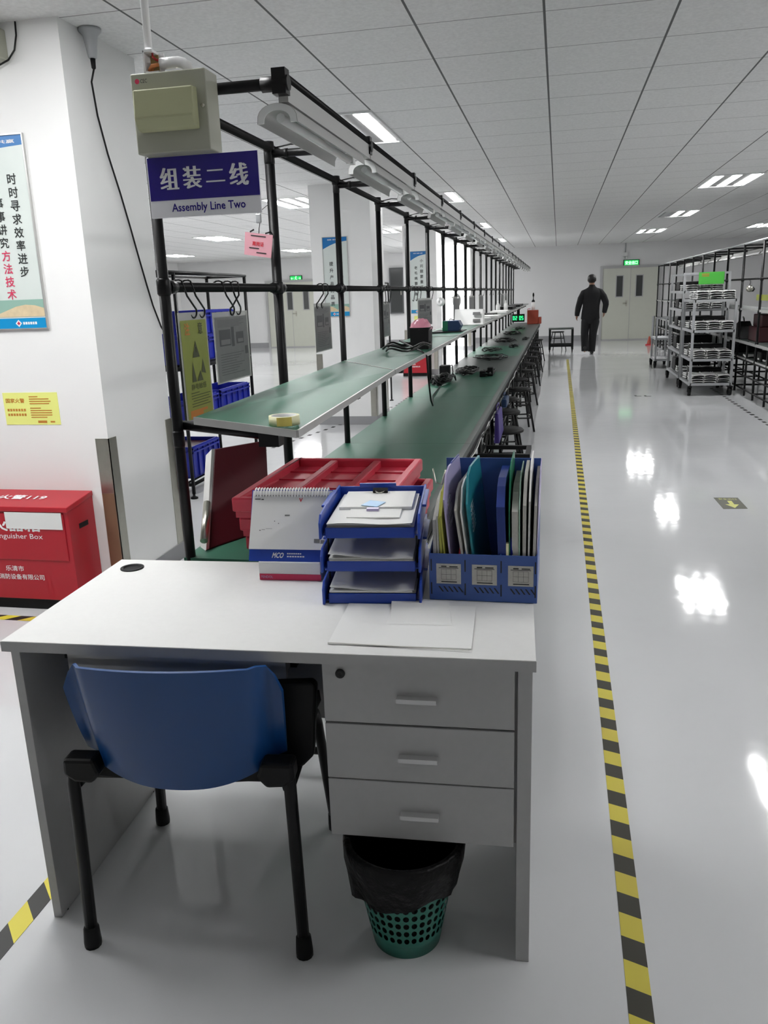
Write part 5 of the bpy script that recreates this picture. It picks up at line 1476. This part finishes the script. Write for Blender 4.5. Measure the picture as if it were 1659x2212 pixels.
# ------------------------------------------------------------------ right-hand rack
XR = 2.47
r2 = thing('assembly_bench', 'black pipe assembly rack along the right side of the aisle', 'assembly bench', (XR, 11.3, 0))
PR = [11.25 - 1.12 + 1.12 * i for i in range(12)]
for y in PR:
    mb = MB().tube((XR, y, .02), (XR, y, 2.0), .0155, 10)
    for z in (1.53, 1.13, .74, .5): mb.lathe([(.019, -.02), (.022, -.014), (.022, .014), (.019, .02)], (XR, y, z), 10)
    obj('post', mb, 'black', r2)
ye = PR[-1]
obj('top_beam', MB().tube((XR, PR[0], 2.0), (XR, ye, 2.0), .0145, 8), 'steeldull', r2)
obj('hanging_rail', MB().tube((XR, PR[0], 1.535), (XR, ye, 1.535), .0125, 8), 'black', r2)
for y in PR:
    obj('arm', MB().tube((XR, y, 1.985), (XR + .5, y, 1.985), .0145, 8), 'black', r2)
    obj('leg', MB().tube((XR + .56, y, .02), (XR + .56, y, .72), .0145, 8), 'black', r2)
    obj('leg', MB().tube((XR - .0, y + .5, .02), (XR - .0, y + .5, .74), .0145, 8), 'black', r2)
    mb = MB()
    for z in (.10, .28, .48, .70): mb.tube((XR, y, z), (XR + .56, y, z), .0125, 6)
    obj('cross_rail', mb, 'black', r2)
mb = MB()
for z in (.10, .28, .48): mb.tube((XR, PR[0], z), (XR, ye, z), .0125, 6).tube((XR + .56, PR[0], z), (XR + .56, ye, z), .0125, 6)
obj('long_rail', mb, 'black', r2)
obj('lamp_rail', MB().tube((XR + .5, PR[0], 1.99), (XR + .5, ye, 1.99), .0145, 8), 'black', r2)
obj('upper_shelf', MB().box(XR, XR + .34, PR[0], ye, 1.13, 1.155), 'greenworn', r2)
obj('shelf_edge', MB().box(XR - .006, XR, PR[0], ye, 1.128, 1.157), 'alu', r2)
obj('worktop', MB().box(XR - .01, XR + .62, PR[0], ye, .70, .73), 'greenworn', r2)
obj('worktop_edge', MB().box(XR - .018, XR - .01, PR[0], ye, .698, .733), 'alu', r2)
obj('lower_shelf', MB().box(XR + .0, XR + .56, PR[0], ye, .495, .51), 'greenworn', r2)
obj('lower_edge', MB().box(XR - .008, XR, PR[0], ye, .492, .513), 'alu', r2)
for i in range(11):
    lb = 'lamp fixture under the top beam of the right rack'
    y = PR[0] + .1 + i * 1.12
    if i == 0:
        t = thing('lamp_fixture', lb, 'lamp fixture', (XR + .5, y, 1.90), 0, 'lamps over the right rack')
        P = []
        for yy_ in (0, .98): P.append([(-.06 * math.cos(PI * k / 10), yy_, .0 + .045 * math.sin(PI * k / 10)) for k in range(11)])
        obj('reflector', MB().shell(P, .002), 'fix', t, local=True)
        obj('batten', MB().box(-.015, .015, 0, 1.0, .045, .08), 'fix', t, local=True)
        obj('tube', MB().path([(0, .04, .012), (0, .94, .012)], .012, 8), 'tubeoff', t, local=True)
        rf = t
    else: dup(rf, (XR + .5, y, 1.90), 0, lb)
tag(obj('red_box', MB().box(2.56, 2.84, 11.6, 12.2, .731, .92), 'darkred', bevel=.01), 'lower dark red box on the right rack bench', 'box')
tag(obj('red_box', MB().box(2.60, 2.84, 11.65, 12.15, .921, 1.08), 'darkred', bevel=.01), 'upper dark red box stacked on the right rack bench', 'box')
t = thing('press_machine', 'black bench machine standing at the right rack edge', 'machine', (2.58, 12.5, .731))
obj('machine_body', MB().prism([(2.50, 12.35, .731), (2.50, 12.75, .731), (2.50, 12.75, .93), (2.50, 12.6, .97), (2.50, 12.45, .90)], (.16, 0, 0)), 'blackmat', t, bevel=.01)
obj('lever', MB().path([(2.58, 12.6, .95), (2.55, 12.5, 1.02), (2.53, 12.45, 1.03)], .01, 6), 'steel', t)
t = thing('hanging_ball_lamp', 'small chrome ball lamp hanging from the right rack rail', 'lamp', (2.47, 11.9, 1.42))
mb = MB(); mb.lathe([(.045 * math.sin(PI * k / 10) + .0005, .045 * -math.cos(PI * k / 10)) for k in range(11)], (2.47, 11.9, 1.415), 16)
obj('ball', mb, 'steel', t)
obj('cord', MB().path([(2.47, 11.9, 1.46), (2.48, 11.92, 1.5), (2.47, 11.94, 1.535)], .004, 6), 'cable', t)
obj('dark_shade', MB().lathe([(.02, -.03), (.04, .0), (.02, .03)], (2.51, 11.95, 1.405), 12), 'blackmat', t)
tag(obj('yellow_tag', MB().box(2.476, 2.48, 10.5, 11.5, 1.27, 1.34), 'yellow'), 'yellow card hanging at the right picture edge on the right rack', 'card')

# ------------------------------------------------------------------ trolleys with stacked white parts
def square_post(mb, x, y, z0, z1, a=.016): mb.box(x - a, x + a, y - a, y + a, z0, z1)
def trolley(name, x0, x1, y0, y1, shelves, top, label, parts=True):
    t = thing(name, label, 'trolley', ((x0 + x1) / 2, (y0 + y1) / 2, 0))
    for x in (x0, x1):
        for y in (y0, y1):
            mb = MB(); square_post(mb, x, y, shelves[0] - .03, top); obj('post', mb, 'steeldull', t)
            l = MB().lathe([(.001, -.02), (.055, -.02), (.06, -.012), (.06, .012), (.055, .02), (.001, .02)], (0, 0, 0), 16)
            l.v[:] = [(x + c, y + .03 + a, .06 + b) for a, b, c in l.v]
            l.box(x - .028, x + .028, y - .03, y + .05, .115, .13).box(x - .028, x - .023, y + .01, y + .05, .05, .12).box(x + .023, x + .028, y + .01, y + .05, .05, .12)
            obj('caster', l, 'blackmat', t)
    for z in shelves:
        mb = MB(); a = .016
        mb.box(x0, x1, y0 - a, y0 + a, z - .03, z + .005).box(x0, x1, y1 - a, y1 + a, z - .03, z + .005).box(x0 - a, x0 + a, y0, y1, z - .03, z + .005).box(x1 - a, x1 + a, y0, y1, z - .03, z + .005)
        mb.box(x0, x1, y0, y1, z - .012, z)
        obj('shelf', mb, 'steeldull', t)
    return t
trolley('parts_trolley', 1.80, 2.33, 11.95, 12.85, [.17, .50, .885, 1.285], 1.29, 'front silver trolley stacked with white parts on four tiers')
t2 = trolley('parts_trolley', 1.80, 2.42, 13.0, 14.35, [.17, .52, .87, 1.14, 1.40], 1.66, 'taller silver trolley behind the front one with a green tag board')
obj('top_bar', MB().box(1.80, 2.42, 12.985, 13.015, 1.63, 1.66).box(1.80, 2.42, 14.335, 14.365, 1.63, 1.66), 'steeldull', t2)
t = thing('tag_board', 'bright green tag board on the top bar of the taller trolley', 'sign', (2.17, 12.98, 1.6))
obj('board', MB().box(1.99, 2.34, 12.972, 12.982, 1.49, 1.66), 'greensign', t, bevel=.003)
mb = MB()
for i, z in enumerate((1.625, 1.60)): mb.box(2.03, 2.03 + .1, 12.970, 12.972, z, z + .012)
obj('orange_print', mb, 'orangeprint', t)
t3 = trolley('push_cart', 1.80, 2.05, 16.2, 16.9, [.16, .55], .93, 'small grey frame cart behind the tall trolley')
obj('push_bar', MB().box(1.80, 2.05, 16.185, 16.215, .90, .93), 'steeldull', t3)

# the white moulded parts: bent open housings, one object each
def housing_mesh():
    mb = MB()
    P = []
    for i in range(7):
        u = i / 6; row = []
        for j in range(5):
            v = j / 4
            row.append(((u - .5) * .155, (v - .5) * .19, .004 + .010 * math.sin(u * PI) * (1 - .4 * v)))
        P.append(row)
    mb.shell(P, .005)
    mb.box(-.0775, -.070, -.095, .095, .0, .020).box(.070, .0775, -.095, .095, .0, .016)
    mb.mi = 1; mb.box(-.068, .068, -.088, .09, -.010, .002)  # black infill box put in for the shade in the gaps between housings
    return mb
hm = obj('plastic_housing', housing_mesh(), ['whitepl', 'blackmat'])
used = [False]
def put(x, y, z, rz, tilt, label, group):
    o = hm
    if used[0]: o = hm.copy(); COL.objects.link(o)
    used[0] = True
    o.location = (x, y, z + .011); o.rotation_euler = (tilt, random.uniform(-.03, .03), rz)
    tag(o, label, 'plastic part', group)
random.seed(9)
TIER = ['bottom', 'second', 'third', 'top']
for k, z in enumerate((.172, .502, .887, 1.287)):
    for c in range(3):
        for l in range(4):
            for r_ in range(2 if k < 3 else 3):
                x = 1.905 + c * .165 + random.uniform(-.006, .006)
                y = 12.05 + r_ * .24 + random.uniform(-.015, .01)
                put(x, y, z + l * .029, random.uniform(-.05, .05), random.uniform(-.03, .05), 'white plastic housing in the stacks on the front trolley %s tier' % TIER[k], 'housings on the front trolley')
            if k < 3 and l < 3:
                put(1.90 + c * .165, 12.66, z + l * .029, .1, 0, 'white plastic housing in the stacks on the front trolley %s tier' % TIER[k], 'housings on the front trolley')
for k, z in enumerate((.172, .522, .872, 1.142, 1.402)):
    for c in range(3):
        for l in range(3):
            for r_ in range(2):
                put(1.92 + c * .18, 13.16 + r_ * .5, z + l * .029, random.uniform(-.06, .06), random.uniform(-.03, .05), 'white plastic housing stacked on the taller trolley %s tier' % (['bottom', 'second', 'third', 'fourth', 'top'][k]), 'housings on the taller trolley')
for k in range(5):
    put(2.62, 10.75 + .0, .735 + k * .028, .1 * k, 0, 'white plastic housing stacked on the right rack bench', 'housings on the right rack')
for k in range(2):
    put(2.56 + .05 * k, 11.95 - .7 * k, .515, .3 * k, .1, 'white plastic housing lying on the right rack lower shelf', 'housings on the right rack lower shelf')
# dark component trays behind the housings
for k, z in enumerate((.172, .502, .887)):
    o = obj('component_tray', MB().box(1.84, 2.29, 12.41, 12.56, z, z + .17), 'blackmat', bevel=.02)
    tag(o, 'dark component tray behind the white parts on the front trolley %s tier' % TIER[k], 'tray')
for k, z in enumerate((.172, .522, .872, 1.142, 1.402)):
    o = obj('component_tray', MB().box(1.84, 2.38, 13.82, 14.2, z, z + (.20 if k < 2 else .14)), 'blackmat', bevel=.02)
    tag(o, 'dark component tray at the back of the taller trolley %s tier' % (['bottom', 'second', 'third', 'fourth', 'top'][k]), 'tray')
for i, (y, ln, z, lb) in enumerate(((13.4, .35, .731, 'nearest dark tray on the right rack bench behind the front trolley'), (14.9, .4, .731, 'middle dark tray on the right rack bench behind the trolleys'), (17.2, .5, .731, 'farthest dark tray on the right rack bench'),
                                    (11.4, .2, .511, 'dark tray on the right rack lower shelf at the picture edge'), (13.2, .3, .511, 'dark tray on the right rack lower shelf behind the front trolley'))):
    tag(obj('component_tray', MB().box(2.52, 2.92, y - ln, y + ln, z, z + .12), 'blackmat', bevel=.015), lb, 'tray')
t = thing('safety_cone', 'small orange cone on the floor left of the far cart', 'cone', (2.36, 22.8, 0))
obj('cone_body', MB().lathe([(.07, .02), (.06, .04), (.02, .22), (.012, .23)], (2.36, 22.8, 0), 14), 'orangebox', t)
obj('base', MB().box(2.27, 2.45, 22.71, 22.89, 0, .025), 'redprint', t)

# ------------------------------------------------------------------ the person walking away
px, py = .752, 20.0
def skin_obj(name, nodes, edges, m, parent, sub=2, root=0):
    me = bpy.data.meshes.new(name)
    me.from_pydata([n_[0] for n_ in nodes], edges, [])
    o = bpy.data.objects.new(name, me); COL.objects.link(o); o.parent = parent
    me.materials.append(M[m])
    sk = o.modifiers.new('skin', 'SKIN'); sk.use_smooth_shade = True
    if not me.skin_vertices: me.attributes.new('skin', 'FLOAT', 'POINT') if False else None
    lay = me.skin_vertices[0].data
    for i, n_ in enumerate(nodes):
        r = n_[1]; lay[i].radius = r if isinstance(r, tuple) else (r, r); lay[i].use_root = (i == root)
    sb = o.modifiers.new('sub', 'SUBSURF'); sb.levels = sub; sb.render_levels = sub
    return o
man = thing('person', 'person in dark work clothes walking away down the aisle', 'person', (px, py, 0), 0)
N = []; E = []
def nd(p, r, par=None):
    N.append((p, r)); i = len(N) - 1
    if par is not None: E.append((par, i))
    return i
pel = nd((-.02, 0, .93), .10)
wai = nd((-.01, 0, 1.10), .095, pel)
che = nd((0, .01, 1.30), .105, wai)
nkb = nd((.005, .01, 1.48), .070, che)
nek = nd((.0, .02, 1.56), .055, nkb)
hd0 = nd((-.008, .035, 1.63), .070, nek)
hd1 = nd((-.008, .035, 1.70), .090, hd0)
hd2 = nd((-.006, .03, 1.765), .055, hd1)
def arm(s, sh, el, wr, pal, tip):
    a = nd(sh, .055, che); b = nd(el, .042, a); c = nd(wr, .032, b); d = nd(pal, .030, c)
    for k in range(4):
        off = (k - 1.5) * .017
        f1 = nd((pal[0] + (tip[0] - pal[0]) * .45, pal[1] + off, pal[2] + (tip[2] - pal[2]) * .45), .009, d)
        f2 = nd((tip[0] - s * .012, tip[1] + off * .8, tip[2] + abs(k - 1.4) * .008), .0075, f1)
    t1 = nd((pal[0] - s * .01, pal[1] + .04, pal[2] - .01), .010, d); nd((pal[0] - s * .016, pal[1] + .05, pal[2] - .05), .008, t1)
arm(-1, (-.20, .0, 1.43), (-.285, -.03, 1.13), (-.325, .05, .89), (-.33, .06, .84), (-.322, .075, .765))
arm(1, (.205, .0, 1.44), (.325, .0, 1.17), (.295, .09, .95), (.29, .105, .90), (.28, .12, .83))
def leg_(s, hip, kn, an, heel, toe):
    a = nd(hip, .08, pel); b = nd(kn, .062, a); c = nd(an, .032, b); nd(toe, .018, c)
leg_(-1, (-.11, 0, .86), (-.135, -.02, .50), (-.125, -.16, .13), None, (-.13, -.06, .06))
leg_(1, (.085, 0, .86), (.055, .02, .49), (.03, .04, .085), None, (.04, .18, .035))
skin_obj('body', N, E, 'skin', man, 2)
def loft(mb, rings, n=20):
    P = []
    for (cx, cy, z, rx, ry) in rings:
        P.append([(cx + rx * math.cos(2 * PI * j / n), cy + ry * math.sin(2 * PI * j / n), z) for j in range(n)])
    mb.grid(P, closed_u=True); mb.poly(P[0][::-1]); mb.poly(P[-1])
jk = MB()
loft(jk, [(-.02, 0, .80, .205, .135), (-.02, 0, .82, .212, .14), (-.02, 0, .95, .20, .14), (-.01, 0, 1.10, .190, .135), (0, .0, 1.25, .205, .14), (.002, .0, 1.36, .218, .14), (.004, .005, 1.43, .212, .125), (.004, .008, 1.475, .165, .10), (.004, .012, 1.515, .095, .08), (.002, .016, 1.545, .070, .072), (.0, .018, 1.575, .066, .070)])
jk.path([(-.11, .0, 1.445), (-.180, .0, 1.405), (-.245, -.015, 1.27), (-.285, -.02, 1.12), (-.30, -.005, 1.05), (-.318, .035, .94), (-.322, .045, .885)], [.05, .070, .074, .070, .068, .058, .052], 12)
jk.path([(.115, .0, 1.455), (.185, .0, 1.415), (.265, .0, 1.30), (.315, .005, 1.18), (.322, .02, 1.12), (.305, .07, 1.0), (.297, .09, .945)], [.05, .070, .076, .072, .068, .058, .052], 12)
obj('jacket', jk, 'cloth', man, local=True)
tr_ = MB()
loft(tr_, [(-.02, 0, .70, .12, .10), (-.02, 0, .78, .195, .125), (-.02, 0, .95, .185, .125), (-.02, 0, 1.0, .17, .12)])
tr_.path([(-.105, .0, .86), (-.118, .0, .74), (-.132, -.01, .58), (-.138, -.02, .50), (-.134, -.06, .34), (-.128, -.12, .17), (-.127, -.138, .085)], [.10, .108, .096, .09, .086, .082, .078], 14)
tr_.path([(.075, .0, .86), (.080, .0, .74), (.062, .015, .58), (.052, .02, .50), (.042, .03, .32), (.034, .045, .12), (.033, .047, .06)], [.10, .112, .098, .093, .088, .084, .080], 14)
obj('trousers', tr_, 'cloth', man, local=True)
mb = MB(); P = []
for i in range(9):
    a = i / 8 * PI * .80; row = []
    for j in range(20):
        th = 2 * PI * j / 20
        rx = .098 * math.sin(a) + .0005; ry = .112 * math.sin(a) + .0005
        front = max(0, math.sin(th)) * (i / 8) ** 1.5 * .18
        row.append((-.008 + rx * math.cos(th), .030 + ry * math.sin(th), 1.70 + .105 * math.cos(a) + front))
    P.append(row)
obj('hair', mb.grid(P, closed_u=True), 'hair', man, local=True)
for s in (-1, 1):
    e_ = MB().lathe([(.001, -.028), (.012, -.02), (.014, .01), (.008, .03), (.001, .034)], (0, 0, 0), 8)
    e_.v[:] = [(-.008 + s * .092 + a * .5, .035 + b, 1.675 + c) for a, b, c in e_.v]
    obj('ear', e_, 'skin', man, local=True)
for (x, y, z, tl) in ((-.128, -.13, .05, .45), (.04, .07, .0, 0)):
    P = []
    for i in range(8):
        u = i / 7; row = []
        wd = .048 * (1 - .35 * abs(u - .55) ** 1.5) * (1 if 0 < i < 7 else .55); hh = .085 * (1 - u) + .05 * u * (1 if i < 7 else .6)
        for j in range(12):
            th = 2 * PI * j / 12
            row.append((x + wd * math.cos(th), y - .09 + .27 * u, z + max(0.0, hh * .5 + hh * .5 * math.sin(th)) + tl * .16 * (1 - u)))
        P.append(row)
    q = MB().grid(P, closed_u=True); q.poly(P[0][::-1]); q.poly(P[-1])
    obj('shoe', q, 'shoe', man, local=True)
